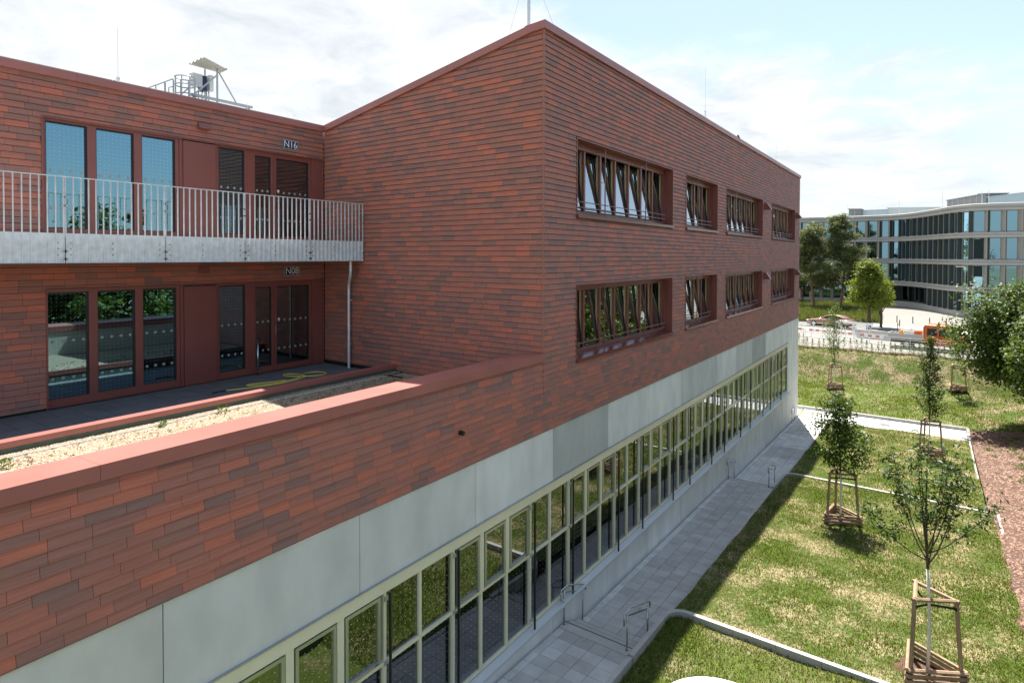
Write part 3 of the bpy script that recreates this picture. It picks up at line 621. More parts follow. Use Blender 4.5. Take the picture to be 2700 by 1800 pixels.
# ---- terrace doors and windows (two storeys share one layout)
dot_mesh = MB().poly([(0, 0.034*math.cos(a*math.pi/6), 0.034*math.sin(a*math.pi/6)) for a in range(12)]).mesh('marking_dot', mat('frosted_dot', (0.30, 0.33, 0.33), 0.9))
def terrace_front(zf, zt, tilt):
    wf = BB(); yl = -7.050 if tilt else -7.000; yr = -0.047; xg = XI-0.10
    fr0 = MB()
    def opening(y0, y1, kind):
        o = empty('door' if kind == 'door' else 'window'); o.parent = bld; o.location = (XI, (y0+y1)/2, zf-ORG.z); O = Vector((XI, (y0+y1)/2, zf))
        def P(mb, name, m, sm=False): mb.v = [(x-O.x, y-O.y, z-O.z) for x, y, z in mb.v]; return mb.build(name, m, o, sm)
        z0 = zf+(0.19 if kind != 'door' else 0.17); z1 = zt-(0.065 if kind != 'door' else 0.14); e = 0.065 if kind == 'win' else 0.085
        f = MB(); f.box(xg-0.05, xg+0.03, y0-0.085, y0, zf+0.005, zt-0.02); f.box(xg-0.05, xg+0.03, y1, y1+0.085, zf+0.005, zt-0.02); f.box(xg-0.05, xg+0.03, y0, y1, zf+0.005, z0); f.box(xg-0.05, xg+0.03, y0, y1, z1, zt-0.02)
        P(f, 'frame', M_red)
        g = MB(); q = 0.018
        g.box(xg-0.03, xg+0.005, y0, y0+q, z0, z1); g.box(xg-0.03, xg+0.005, y1-q*2.4, y1, z0, z1); g.box(xg-0.03, xg+0.005, y0+q, y1-q*2.4, z0, z0+q); g.box(xg-0.03, xg+0.005, y0+q, y1-q*2.4, z1-q*2, z1); P(g, 'gasket', M_gasket)
        P(MB().poly([(xg-0.012, y0+q, z0+q), (xg-0.012, y1-q*2.4, z0+q), (xg-0.012, y1-q*2.4, z1-q*2), (xg-0.012, y0+q, z1-q*2)]), 'pane', M_glassd if kind == 'win' else M_glass)
        if kind != 'x':
            nd = max(3, int((y1-y0)/0.155))
            for zz in (0.62, 1.42):
                for k in range(nd): link('marking_dot', dot_mesh, o, Matrix.Translation((xg-0.008-O.x, y0+(y1-y0)*(k+0.5)/nd-O.y, zz)))
        if kind == 'door' and y1 > -1:
            h = MB(); h.box(xg+0.031, xg+0.045, y0-0.06, y0-0.02, zf+1.02, zf+1.28); h.tube([(xg+0.045, y0-0.04, zf+1.18), (xg+0.09, y0-0.04, zf+1.18), (xg+0.09, y0+0.09, zf+1.18)], 0.011, 8); P(h, 'handle', M_steel)
            P(MB().tube([(xg-0.006, y0+0.09, zf+1.46), (xg-0.002, y0+0.09, zf+1.46)], 0.035, 16), 'round_notice', M_wht)
    for y0, y1 in ((-6.97, -6.21), (-6.04, -5.27), (-5.10, -4.34), (-3.25, -2.53)): opening(y0, y1, 'win')
    for y0, y1 in ((-2.23, -1.74), (-1.58, -0.50)): opening(y0, y1, 'door')
    BB().box(xg-0.04, XI-0.015, -4.17, -3.36, zf+0.01, zt-0.045).part('door_panel', M_red)
    s = BB(); s.box(XI-0.3, XI+0.012, yl-0.012, yl+0.014, zf, zt+0.01); s.box(XI-0.3, XI+0.012, yr-0.004, yr+0.02, zf, zt+0.01); s.box(XI-0.3, XI+0.012, yl+0.015, yr-0.005, zt-0.018, zt+0.01); s.box(xg-0.02, XI-0.03, -0.41, yr-0.005, zf, zt-0.02); s.box(xg-0.04, XI-0.05, -4.25, -4.175, zf, zt-0.02); s.box(xg-0.04, XI-0.02, -3.355, -3.34, zf, zt-0.02); s.box(xg-0.04, xg+0.035, -2.444, -2.316, zf+0.006, zt-0.02); s.part('reveal', M_red)
terrace_front(-3.28, -0.74, 0); terrace_front(0.38, 2.90, 1)

# ---- terrace floor, upstand, green roof
tp = struct(BB().box(XI-0.02, -4.98, -15.9, -0.01, -3.40, -3.335).build('terrace_floor', M_joint))
yy = -0.03
ny = 0
while yy > -10.4:
    for k in range(4):
        x0 = XI+0.02+k*0.735
        MB().box(x0, x0+0.730, yy-0.386, yy-0.004, -3.334, -3.28+random.uniform(-0.001, 0.001)).build('paving_slab', M_pav, tp)
    yy -= 0.391
for i in range(6):
    a = -0.02-i*2.4; b = a-2.396
    mb = BB(); mb.hexa([(-4.975, b, -3.10), (-4.80, b, -3.10), (-4.80, a, -3.10), (-4.975, a, -3.10)], [(-4.975, b, -2.985), (-4.80, b, -3.0), (-4.80, a, -3.0), (-4.975, a, -2.985)]); mb.part('upstand_cap', M_cop)
BB().box(-4.965, -4.83, -14.4, -0.02, -3.40, -3.101).part('upstand', mat('green_membrane', (0.10, 0.13, 0.105), 0.8, var=0.15, scale=6))
gb = struct(grid('gravel_roof', -4.83, -0.57, -15.5, -0.03, lambda X, Y: -3.195+wob(X, Y, 2.5, 0.006), M_gravel, 30, 90))
def chips(n, x0, x1, y0, y1, zf, s0, s1, mats, name, parent=None, flat=0.6, dens=None):
    X = rng.uniform(x0, x1, n); Y = rng.uniform(y0, y1, n)
    if dens is not None: k = rng.random(n) < dens(X, Y); X, Y = X[k], Y[k]
    n = len(X); Zc = zf(X, Y); P = np.stack([X, Y, Zc], 1); S = rng.uniform(s0, s1, n)[:, None, None]
    base = np.array([[1, 0, -0.3], [-0.5, 0.87, -0.3], [-0.5, -0.87, -0.3], [0.1, 0.05, 0.9]])[None]+rng.normal(0, 0.22, (n, 4, 3)); base[..., 2] *= flat
    a = rng.uniform(0, 6.28, n); c, s = np.cos(a)[:, None], np.sin(a)[:, None]; x = base[..., 0]*c-base[..., 1]*s; y = base[..., 0]*s+base[..., 1]*c
    V = (np.stack([x, y, base[..., 2]], -1)*S+P[:, None, :]).reshape(-1, 3); o = (np.arange(n)*4)[:, None, None]
    F = (np.array([[0, 1, 3], [1, 2, 3], [2, 0, 3]])[None]+o).reshape(-1, 3); mi = np.repeat(rng.integers(0, len(mats), n), 3)
    return link(name, npmesh(name, V, F, mats, mi), parent)
stuff(chips(26000, -4.82, -3.0, -10.0, -0.05, lambda X, Y: np.full_like(X, -3.188), 0.008, 0.019, M_peb, 'pebbles'), 'small pale pebbles covering the low green roof', 'gravel')
BB().box(-4.505, -4.495, -15, -0.55, -3.25, -3.165).part('gravel_edge_strip', M_galv)
BB().box(-4.62, -4.0, -0.62, -0.54, -3.2, -3.165).box(-4.505, -4.495, -0.53, -0.05, -3.2, -3.168).part('roof_drain_channel', M_black)
# ---- balcony
bal = empty('balcony'); bal.parent = bld; bal.location = (XI, -8, 0.38-ORG.z); OB = Vector((XI, -8, 0.38))
def PB(mb, name, m, sm=False): mb.v = [(x-OB.x, y-OB.y, z-OB.z) for x, y, z in mb.v]; return mb.build(name, m, bal, sm)
XB = -6.15
PB(MB().box(XI+0.02, XB-0.02, -15.9, -0.02, 0.05, 0.37), 'floor_slab', M_con[2])
PB(MB().box(XI+0.02, XB-0.03, -15.9, -0.02, -0.13, 0.045), 'soffit', M_dark)
sm = [-14.46, -12.65, -10.85, -9.05, -7.246, -5.445, -3.645, -1.825, -0.03]
for a, b in zip(sm, sm[1:]):
    PB(MB().box(XB-0.012, XB, a+0.008, b-0.008, -0.145, 0.41), 'fascia_plate', M_galv)
    PB(MB().box(XB-0.005, XB+0.045, a+0.006, b-0.006, 1.470, 1.485), 'top_rail', M_galv); PB(MB().box(XB+0.002, XB+0.040, a+0.006, b-0.006, -0.155, -0.147), 'bottom_rail', M_galv)
    n = 14; d = (b-a-0.03)/n; pk = MB().box(XB+0.001, XB+0.041, -0.006, 0.006, -0.146, 1.469)
    pk.v = [(x-OB.x, y, z-OB.z) for x, y, z in pk.v]
    me = pk.mesh('picket', M_galv)
    for i in range(n+1): link('picket', me, bal, Matrix.Translation((0, a+0.015+i*d-OB.y, 0)))
    bl = MB()
    for yb_ in (a+0.10, (a+b)/2-0.09, b-0.10):
        for z in (0.0, 0.115, 0.23): bl.tube([(XB, yb_, z), (XB+0.012, yb_, z)], 0.016, 8)
    PB(bl, 'bolts', M_steel)
    bc = MB()
    for yb_ in (a+0.015, b-0.015): bc.box(XB+0.0425, XB+0.052, yb_-0.03, yb_+0.03, 0.05, 0.09); bc.box(XB+0.0425, XB+0.052, yb_-0.03, yb_+0.03, -0.10, -0.06); bc.box(XB+0.0425, XB+0.052, yb_-0.025, yb_+0.025, 0.92, 0.95); bc.box(XB+0.0425, XB+0.052, yb_-0.025, yb_+0.025, 1.08, 1.11)
    PB(bc, 'clamp', M_steel)
dp = BB(); dp.tube([(-6.35, -0.30, -0.13), (-6.35, -0.30, -0.45), (-6.42, -0.26, -0.62), (-6.60, -0.15, -0.82), (-6.64, -0.13, -0.98), (-6.64, -0.13, -3.28)], 0.038, 12); dp.tube([(-6.64, -0.13, -2.62), (-6.64, -0.13, -2.55)], 0.045, 12); dp.bar((-6.64, -0.13, -1.30), (-6.64, 0.0, -1.30), 0.02, 0.03)
dp.part('downpipe', M_galv, smooth=False)

# ------------------------------------------------------------------ room signs
def textmesh(txt, size):
    cu = bpy.data.curves.new('t', 'FONT'); cu.body = txt; cu.size = size; cu.align_x = 'CENTER'; cu.align_y = 'CENTER'; cu.extrude = 0.001
    o = bpy.data.objects.new('t', cu); col.objects.link(o); bpy.context.view_layer.update()
    me = bpy.data.meshes.new_from_object(o.evaluated_get(bpy.context.evaluated_depsgraph_get())); bpy.data.objects.remove(o); bpy.data.curves.remove(cu); return me
for txt, y, z, lb in (('N16', -1.17, 3.19, 'dark blue room plate reading N16 above the balcony doors'), ('N08', -1.135, -0.453, 'dark blue room plate reading N08 above the terrace doors')):
    s = empty('room_sign', (XI+0.002, y, z)); tag(s, lb, 'sign')
    MB().box(0, 0.016, -0.245, 0.245, -0.125, 0.125).build('plate', M_navy, s)
    b = MB()
    for a in ((-0.245, 0.245, 0.117, 0.125), (-0.245, 0.245, -0.125, -0.117), (-0.245, -0.239, -0.116, 0.116), (0.239, 0.245, -0.116, 0.116)): b.box(0.0161, 0.018, *a)
    b.build('border', M_wht, s)
    me = textmesh(txt, 0.27); me.materials.clear(); me.materials.append(M_wht)
    t = link('lettering', me, s, Matrix.Translation((0.0185, 0, 0.0)) @ Matrix(((0, 0, 1, 0), (1, 0, 0, 0), (0, 1, 0, 0), (0, 0, 0, 1))) @ Matrix.Scale(0.92, 4, (1, 0, 0)))

# ------------------------------------------------------------------ things on the terrace
def hose(name, pts, r, lb):
    cu = bpy.data.curves.new(name, 'CURVE'); cu.dimensions = '3D'; sp = cu.splines.new('NURBS'); sp.points.add(len(pts)-1)
    for p, q in zip(sp.points, pts): p.co = (*q, 1)
    sp.use_endpoint_u = True; sp.order_u = 4; sp.resolution_u = 6; cu.bevel_depth = r; cu.bevel_resolution = 2
    o = bpy.data.objects.new('tmp', cu); col.objects.link(o); bpy.context.view_layer.update(); me = bpy.data.meshes.new_from_object(o.evaluated_get(bpy.context.evaluated_depsgraph_get())); bpy.data.objects.remove(o)
    me.materials.clear(); me.materials.append(M_hose); me.polygons.foreach_set('use_smooth', [True]*len(me.polygons)); h = empty(name, tuple(pts[0])); l = link('hose_line', me, h); me.transform(Matrix.Translation(-Vector(pts[0]))); tag(h, lb, 'hose'); return h
zz = -3.262
hp = [(-6.61, -3.85, zz), (-6.45, -3.45, zz), (-6.30, -3.0, zz), (-6.25, -2.5, zz), (-6.35, -1.95, zz), (-6.55, -1.6, zz), (-6.95, -1.6, zz), (-7.25, -1.75, zz), (-7.2, -2.0, zz), (-6.8, -2.0, zz+0.015), (-6.45, -1.75, zz+0.015), (-6.25, -1.3, zz), (-6.45, -1.0, zz), (-6.8, -1.05, zz), (-6.95, -1.35, zz), (-6.7, -1.65, zz+0.03), (-6.45, -1.85, zz+0.02), (-6.30, -2.4, zz+0.012), (-6.42, -3.0, zz), (-6.75, -3.35, zz), (-6.85, -3.1, zz), (-6.6, -2.7, zz), (-6.5, -2.3, zz)]
h1 = hose('garden_hose', hp, 0.014, 'yellow garden hose lying coiled on the grey terrace paving')
MB().tube([(0, 0, 0.0), (-0.02, -0.12, 0.005), (-0.02, -0.34, 0.0)], 0.016, 8).tube([(-0.02, -0.26, 0.0), (0.06, -0.28, 0.0)], 0.013, 6).build('nozzle', M_black, h1)
zz = -10.58
hp = [(0.45+0.55*(1+0.2*math.sin(i*1.3))*math.cos(i*0.8)*(0.7+0.05*(i % 5)), 32.4+0.75*math.sin(i*0.8+0.2*math.sin(i))*(0.7+0.06*(i % 4)), zz+0.012*(i % 3)) for i in range(26)]
hose('garden_hose', hp, 0.017, 'tangled yellow hose lying on the sunlit path at the building corner')
sp_ = empty('standpipe', (-7.718, -2.34, -3.28)); tag(sp_, 'thin steel standpipe rising from the terrace paving in front of the door', 'standpipe')
MB().tube([(0, 0, 0), (0, 0, 0.98)], 0.026, 14).build('pipe', M_steel, sp_, True); MB().lathe([(0.065, 0), (0.065, 0.01)], 16).build('foot', M_steel, sp_); MB().tube([(0.0, 0.02, 0.09), (0.0, 0.12, 0.09)], 0.012, 8).build('tap', M_steel, sp_)
# sedum on the green roof
def tuft(n, h, spread, lsize):
    a = rng.uniform(0, 6.28, n); r = spread*np.sqrt(rng.random(n)); P = np.stack([r*np.cos(a), r*np.sin(a), rng.uniform(0.1, 1, n)*h], 1); V, F = leaves(P, lsize, 0.5, 0.3); V[:, 2] = np.maximum(V[:, 2], 0.0); return V, F
Vg, Fg, mi = [], [], []; off = 0
for i in range(330):
    x, y = rng.uniform(-4.45, -2.6), rng.uniform(-9.8, -0.4); red = rng.random() < 0.45
    if rng.random() < (0.25 if y < -3.9 else -1): continue
    V, F = tuft(int(rng.integers(6, 15)), rng.uniform(0.02, 0.075), rng.uniform(0.02, 0.06), 0.028); Vg.append(V+np.array([x, y, -3.19])); Fg.append(F+off); off += len(V); mi.append(np.full(len(F), 1 if red else 0))
for y, s in ((-9.05, 1.8), (-8.7, 1.5), (-8.85, 1.6), (-5.15, 1.7), (-6.3, 1.2)):
    V, F = tuft(60, 0.09*s, 0.06*s, 0.05); Vg.append(V+np.array([-4.0 if y < -8 else -4.4, y, -3.19])); Fg.append(F+off); off += len(V); mi.append(np.zeros(len(F)))
stuff(link('sedum', npmesh('sedum', np.concatenate(Vg), np.concatenate(Fg), [L_fresh, L_red], np.concatenate(mi))), 'sparse red and green sedum sprouting from the pale roof gravel', 'plants')

# ------------------------------------------------------------------ handrails
def handrail(x, y0, z0, y1, z1, lb, grp='stair handrails along the path'):
    h = empty('handrail', (x, y0, z0)); tag(h, lb, 'handrail', grp); dy, dz = y1-y0, z1-z0; H = 0.88
    MB().tube([(0, 0, 0), (0, 0, H-0.04)], 0.021, 10).build('post', M_steel, h, True); MB().tube([(0, dy, dz), (0, dy, dz+H-0.04)], 0.021, 10).build('post', M_steel, h, True)
    MB().tube([(0, -0.16, H-0.24), (0, -0.16, H-0.06), (0, -0.13, H), (0, 0.18, H+0.01), (0, dy+0.10, dz+H+0.02), (0, dy+0.14, dz+H-0.01), (0, dy+0.14, dz+H-0.14)], 0.019, 10).build('rail', M_steel, h, True)
    MB().box(-0.006, 0.006, -0.05, dy+0.05, 0, 0.02).mesh('x', M_steel)
    b = MB(); b.hexa([(-0.006, 0.02, H-0.115), (0.006, 0.02, H-0.115), (0.006, dy-0.02, dz+H-0.115), (-0.006, dy-0.02, dz+H-0.115)], [(-0.006, 0.02, H-0.085), (0.006, 0.02, H-0.085), (0.006, dy-0.02, dz+H-0.085), (-0.006, dy-0.02, dz+H-0.085)]); b.build('flat_bar', M_steel, h)
    f = MB(); f.lathe([(0.045, 0), (0.045, 0.008)], 14); f.lathe([(0.045, 0), (0.045, 0.008)], 14, c=(0, dy, dz)); f.build('foot_plate', M_steel, h); return h
handrail(0.075, 0.86, -8.925, 1.80, -9.31, 'steel handrail against the concrete wall at the three-step flight'); handrail(1.72, 0.86, -8.925, 2.05, -9.32, 'steel handrail beside the lawn kerb at the three-step flight')
handrail(0.075, 15.02, -9.695, 15.95, -10.05, 'steel handrail against the concrete wall at the two-step flight'); handrail(1.74, 15.02, -9.695, 16.1, -10.05, 'steel handrail beside the lawn kerb at the two-step flight')
handrail(0.075, 29.3, -10.51, 30.2, -10.54, 'steel handrail against the wall near the sunlit building corner'); handrail(1.75, 29.5, -10.52, 30.5, -10.55, 'steel handrail on the sunlit path edge where the cross path starts')

# ------------------------------------------------------------------ on the roofs
def rod(x, y, z, h, lb, guys=(), thick=0.012):
    o = empty('lightning_rod', (x, y, z)); tag(o, lb, 'lightning rod'); hl = h*0.33
    MB().tube([(0, 0, 0), (0, 0, hl)], thick*1.7, 8).build('mast', M_galv, o); MB().tube([(0, 0, hl), (0, 0, h)], thick*0.7, 6, r1=thick*0.4).build('tip', M_galv, o); MB().box(-0.15, 0.15, -0.15, 0.15, -0.001, 0.08).build('base_block', M_con[2], o); MB().box(-0.03, 0.03, -0.03, 0.03, hl-0.05, hl+0.02).build('clamp', M_galv, o)
    for g in guys: MB().tube([(0, 0, hl), g], 0.006, 5).build('guy_wire', M_galv, o)
    return o
rod(-0.42, 13.0, 5.05, 2.7, 'tall lightning rod on the flat roof edge next to the perched bird', [(-0.2, 1.5, 0.05)]); rod(-0.42, 26.4, 5.05, 1.65, 'short lightning rod near the far end of the main roof', [(-0.2, 1.3, 0.05)])
big = rod(-0.55, 0.18, 5.0, 4.5, 'thick lightning mast with guy wires on the high roof corner', thick=0.024)
MB().tube([(0, 0, 1.9), (-0.85, 0.3, 0.25)], 0.006, 5).build('guy_wire', M_galv, big); MB().tube([(0, 0, 1.9), (0.25, 1.0, 0.30)], 0.006, 5).build('guy_wire', M_galv, big)
rod(-9.0, -5.2, 3.70, 1.85, 'lightning rod on the lower wing roof beside the ladder cage', [(0, -0.5, 0.25)]); rod(-10.5, 0.75, 3.70, 1.1, 'thin lightning rod behind the valley of the two roofs'); rod(-10.5, -0.95, 3.70, 1.15, 'thin lightning rod behind the lower wing coping past the equipment rack')
# bird
bd = empty('bird', (-0.2, 17.3, 5.33)); tag(bd, 'small dark bird perched on the main roof coping', 'bird')
mb = MB(); mb.tube([(0, 0.20, 0.10), (0, 0.10, 0.11), (0, 0.0, 0.14), (0, -0.08, 0.19), (0, -0.11, 0.25), (0, -0.14, 0.29), (0, -0.19, 0.29)], [0.012, 0.04, 0.075, 0.07, 0.045, 0.04, 0.012], 10); mb.tube([(0.02, 0, 0.08), (0.02, -0.01, 0.0)], 0.007, 5); mb.tube([(-0.02, 0, 0.08), (-0.02, -0.01, 0.0)], 0.007, 5)
mb.build('body', mat('plumage', (0.055, 0.045, 0.04), 0.8), bd, True); MB().tube([(0, -0.185, 0.29), (0, -0.23, 0.285)], 0.008, 5, r1=0.002).build('beak', M_wood, bd)
M_rack = mat('rack_steel', (0.36, 0.39, 0.41), 0.5, 0.3)
# inverter rack (sizes scaled with its distance, roof of the rear block)
XR = -15.0; k_ = 1.289
def rk(y, z): return (y*k_+(-11.557)*(1-k_), z*k_)
def W(px, py, x=XR): p = atx(px, py, x); return Vector((p[0], p[1], p[2]))
z15 = 8.0/7.84
def Wk(cx, cy, x=XR): return W(380+cx/7.84, 120+cy/7.84, x)
rack = empty('equipment_rack', (XR, -2.5, 5.62)); tag(rack, 'galvanised rack with grey inverter boxes under a corrugated canopy on the roof', 'equipment rack'); RO = Vector((XR, -2.5, 5.62))
def PR(mb, name, m, par=rack, sm=False): mb.v = [tuple(Vector(p)-RO) for p in mb.v]; return mb.build(name, m, par, sm)
top = Wk(1510, 430); bot = Wk(1510, 1100); PR(MB().bar((top.x, top.y, 5.64), top, 0.05, 0.05), 'post', M_rack); PR(MB().bar((XR-0.9, top.y, 5.64), (XR-0.9, top.y, top.z+0.15), 0.05, 0.05), 'post', M_rack)
a = Wk(1045, 1000); b = Wk(1500, 620); PR(MB().bar((XR+0.03, a.y, a.z), (XR+0.03, b.y, b.z), 0.05, 0.05), 'brace', M_rack); a = Wk(1890, 1185); b = Wk(1535, 560); PR(MB().bar((XR+0.03, a.y, a.z), (XR+0.03, b.y, b.z), 0.04, 0.04), 'brace', M_rack); a = Wk(870, 1000); b = Wk(1080, 820); PR(MB().bar((XR-0.5, a.y, a.z), (XR-0.5, b.y, b.z), 0.04, 0.04), 'brace', M_rack)
a = Wk(970, 1020); b = Wk(2225, 1278); zb = (a.z+b.z)/2; PR(MB().box(XR-0.05, XR+0.07, a.y, b.y, zb-0.045, zb+0.045), 'base_beam', M_rack); PR(MB().box(XR-0.9, XR-0.8, a.y, b.y, zb-0.045, zb+0.045), 'base_beam', M_rack); PR(MB().box(XR-0.85, XR+0.03, a.y+0.1, a.y+0.18, 5.625, zb-0.046), 'base_foot', M_rack); PR(MB().box(XR-0.85, XR+0.03, b.y-0.18, b.y-0.1, 5.625, zb-0.046), 'base_foot', M_rack)
# corrugated canopy: quad from photographed corners, ridge lines run from left edge to right edge
c0 = Wk(925, 385, XR-0.55); c1 = Wk(1235, 240, XR+0.55); c2 = Wk(1705, 490, XR+0.55); c3 = Wk(1550, 560, XR-0.55); cv = MB(); n = 24
for i in range(n):
    for j in (0, 1):
        t0, t1 = i/n, (i+1)/n; z0 = 0.03*math.sin(t0*n*1.05); z1 = 0.03*math.sin(t1*n*1.05)
    A = c0.lerp(c1, t0)+Vector((0, 0, z0)); B = c0.lerp(c1, t1)+Vector((0, 0, z1)); Cc = c3.lerp(c2, t1)+Vector((0, 0, z1)); D = c3.lerp(c2, t0)+Vector((0, 0, z0)); d3 = Vector((0, 0, -0.012)); cv.hexa([A+d3, B+d3, Cc+d3, D+d3], [A, B, Cc, D])
PR(cv, 'canopy', mat('corrugated_sheet', (0.40, 0.40, 0.36), 0.55, 0.3)); PR(MB().bar(c3, c2, 0.05, 0.06), 'canopy_rail', M_rack)
p0 = Wk(1085, 550); p1 = Wk(1280, 840); iv = PR(MB().box(XR-0.55, XR-0.25, p0.y, p1.y, p1.z, p0.z+0.03), 'inverter', mat('light_grey_box', (0.55, 0.57, 0.58), 0.5)); PR(MB().box(XR-0.56, XR-0.24, p1.y+0.001, p1.y+0.16, p1.z-0.12, p0.z), 'inverter_cover', M_navy, iv)
p0 = Wk(1415, 590); p1 = Wk(1495, 935); PR(MB().box(XR-0.5, XR-0.2, p0.y, p1.y, p1.z, p0.z), 'switch_box', mat('white_box', (0.66, 0.68, 0.68), 0.5))
for cx in (1215, 1290, 1380, 1425):
    p = Wk(cx, 880 if cx < 1300 else 960); PR(MB().tube([(XR-0.35, p.y, p.z+0.1), (XR-0.35, p.y+0.03, p.z-0.05), (XR-0.35, p.y, p.z-0.20), (XR-0.35, p.y+0.02, zb-0.06)], 0.017, 6), 'cable', M_black)
# ladder cage with railings
lc = empty('roof_ladder', (XR, -4.5, 5.62)); tag(lc, 'galvanised roof ladder with round safety cage and sloping handrails', 'ladder'); RO = Vector((XR, -4.5, 5.62))
cA = Wk(650, 650); cB = Wk(1040, 690); cyc = (cA.y+cB.y)/2; rr = (cB.y-cA.y)/2; zt = (cA.z+cB.z)/2
for z in (zt, zt-0.28, zt-0.62): PR(MB().tube([(XR+rr*math.sin(t), cyc-rr*math.cos(t), z) for t in np.linspace(0, math.pi*2, 25)], 0.022, 6), 'hoop', M_rack, lc)
for t in np.linspace(0, math.pi*2, 9)[:-1]: PR(MB().tube([(XR+rr*math.sin(t), cyc-rr*math.cos(t), 5.63), (XR+rr*math.sin(t), cyc-rr*math.cos(t), zt)], 0.02, 6), 'cage_bar', M_rack, lc)
q = [Wk(240, 900), Wk(240, 825), Wk(590, 690), Wk(605, 730), Wk(605, 980)]
for dx in (0, -0.6): PR(MB().tube([(XR+dx, p.y, max(p.z, 5.63)) for p in q], 0.026, 8), 'handrail', M_rack, lc)
p = Wk(425, 760); PR(MB().tube([(XR, p.y, 5.63), (XR, p.y, p.z)], 0.024, 8), 'post', M_rack, lc); p = Wk(510, 870); p2 = Wk(600, 850); PR(MB().tube([(XR, p.y, 5.63), (XR, p.y, p.z), (XR, p2.y, p2.z)], 0.02, 8), 'handrail', M_rack, lc)

# ------------------------------------------------------------------ young trees and their stake frames
def zground(x, y):
    X, Y = np.array([x]), np.array([y])
    return float((zl_near if y < 3.15 else zl_mid if y < 17.9 else zl_far if y < 31.5 else zl_back)(X, Y)[0])
def stake_frame(H=1.78, S=1.08, T=0.84):
    o = empty('tree_stake_frame'); vb = [Vector((S/math.sqrt(3)*math.cos(a), S/math.sqrt(3)*math.sin(a), 0)) for a in (R(90), R(210), R(330))]; vt = [Vector((T/S*v.x, T/S*v.y, H)) for v in vb]
    for b, t in zip(vb, vt): MB().tube([b-Vector((0, 0, 0.25)), t], 0.043, 8).build('post', M_wood, o)
    for i in range(3):
        j = (i+1) % 3; d = (vt[j]-vt[i]).normalized()
        MB().tube([vt[i]-d*0.06+Vector((0, 0, 0.0)), vt[j]+d*0.06], 0.043, 6).build('top_rail', M_wood, o)
        for z in (0.07, 0.19, 0.31):
            f = 1-(1-T/S)*z/H; a, b = vb[i]*f, vb[j]*f; n = ((a+b)/2).normalized()*0.06; d = (b-a).normalized(); z3 = Vector((0, 0, z)); MB().tube([a+n-d*0.08+z3, b+n+d*0.08+z3], 0.043, 6).build('rail', M_wood, o)
        c = Vector((0, 0, H-0.22)); MB().bar(vt[i]*1.0+Vector((0, 0, -0.16)), c, 0.012, 0.05).build('strap', M_strap, o)
        s = MB(); s.tube([vt[i]+Vector((0, 0, -0.19)), vt[i]+Vector((0, 0, -0.12))], 0.047, 8); s.build('strap_loop', M_strap, o)
    return o
stake0 = stake_frame()
def put_stake(i, x, y, z, rz, lb):
    o = stake0 if i == 0 else copy_tree(stake0); o.location = (x, y, z); o.rotation_euler = (0, 0, rz); tag(o, lb, 'tree stakes', 'timber stake frames round the young trees'); return o
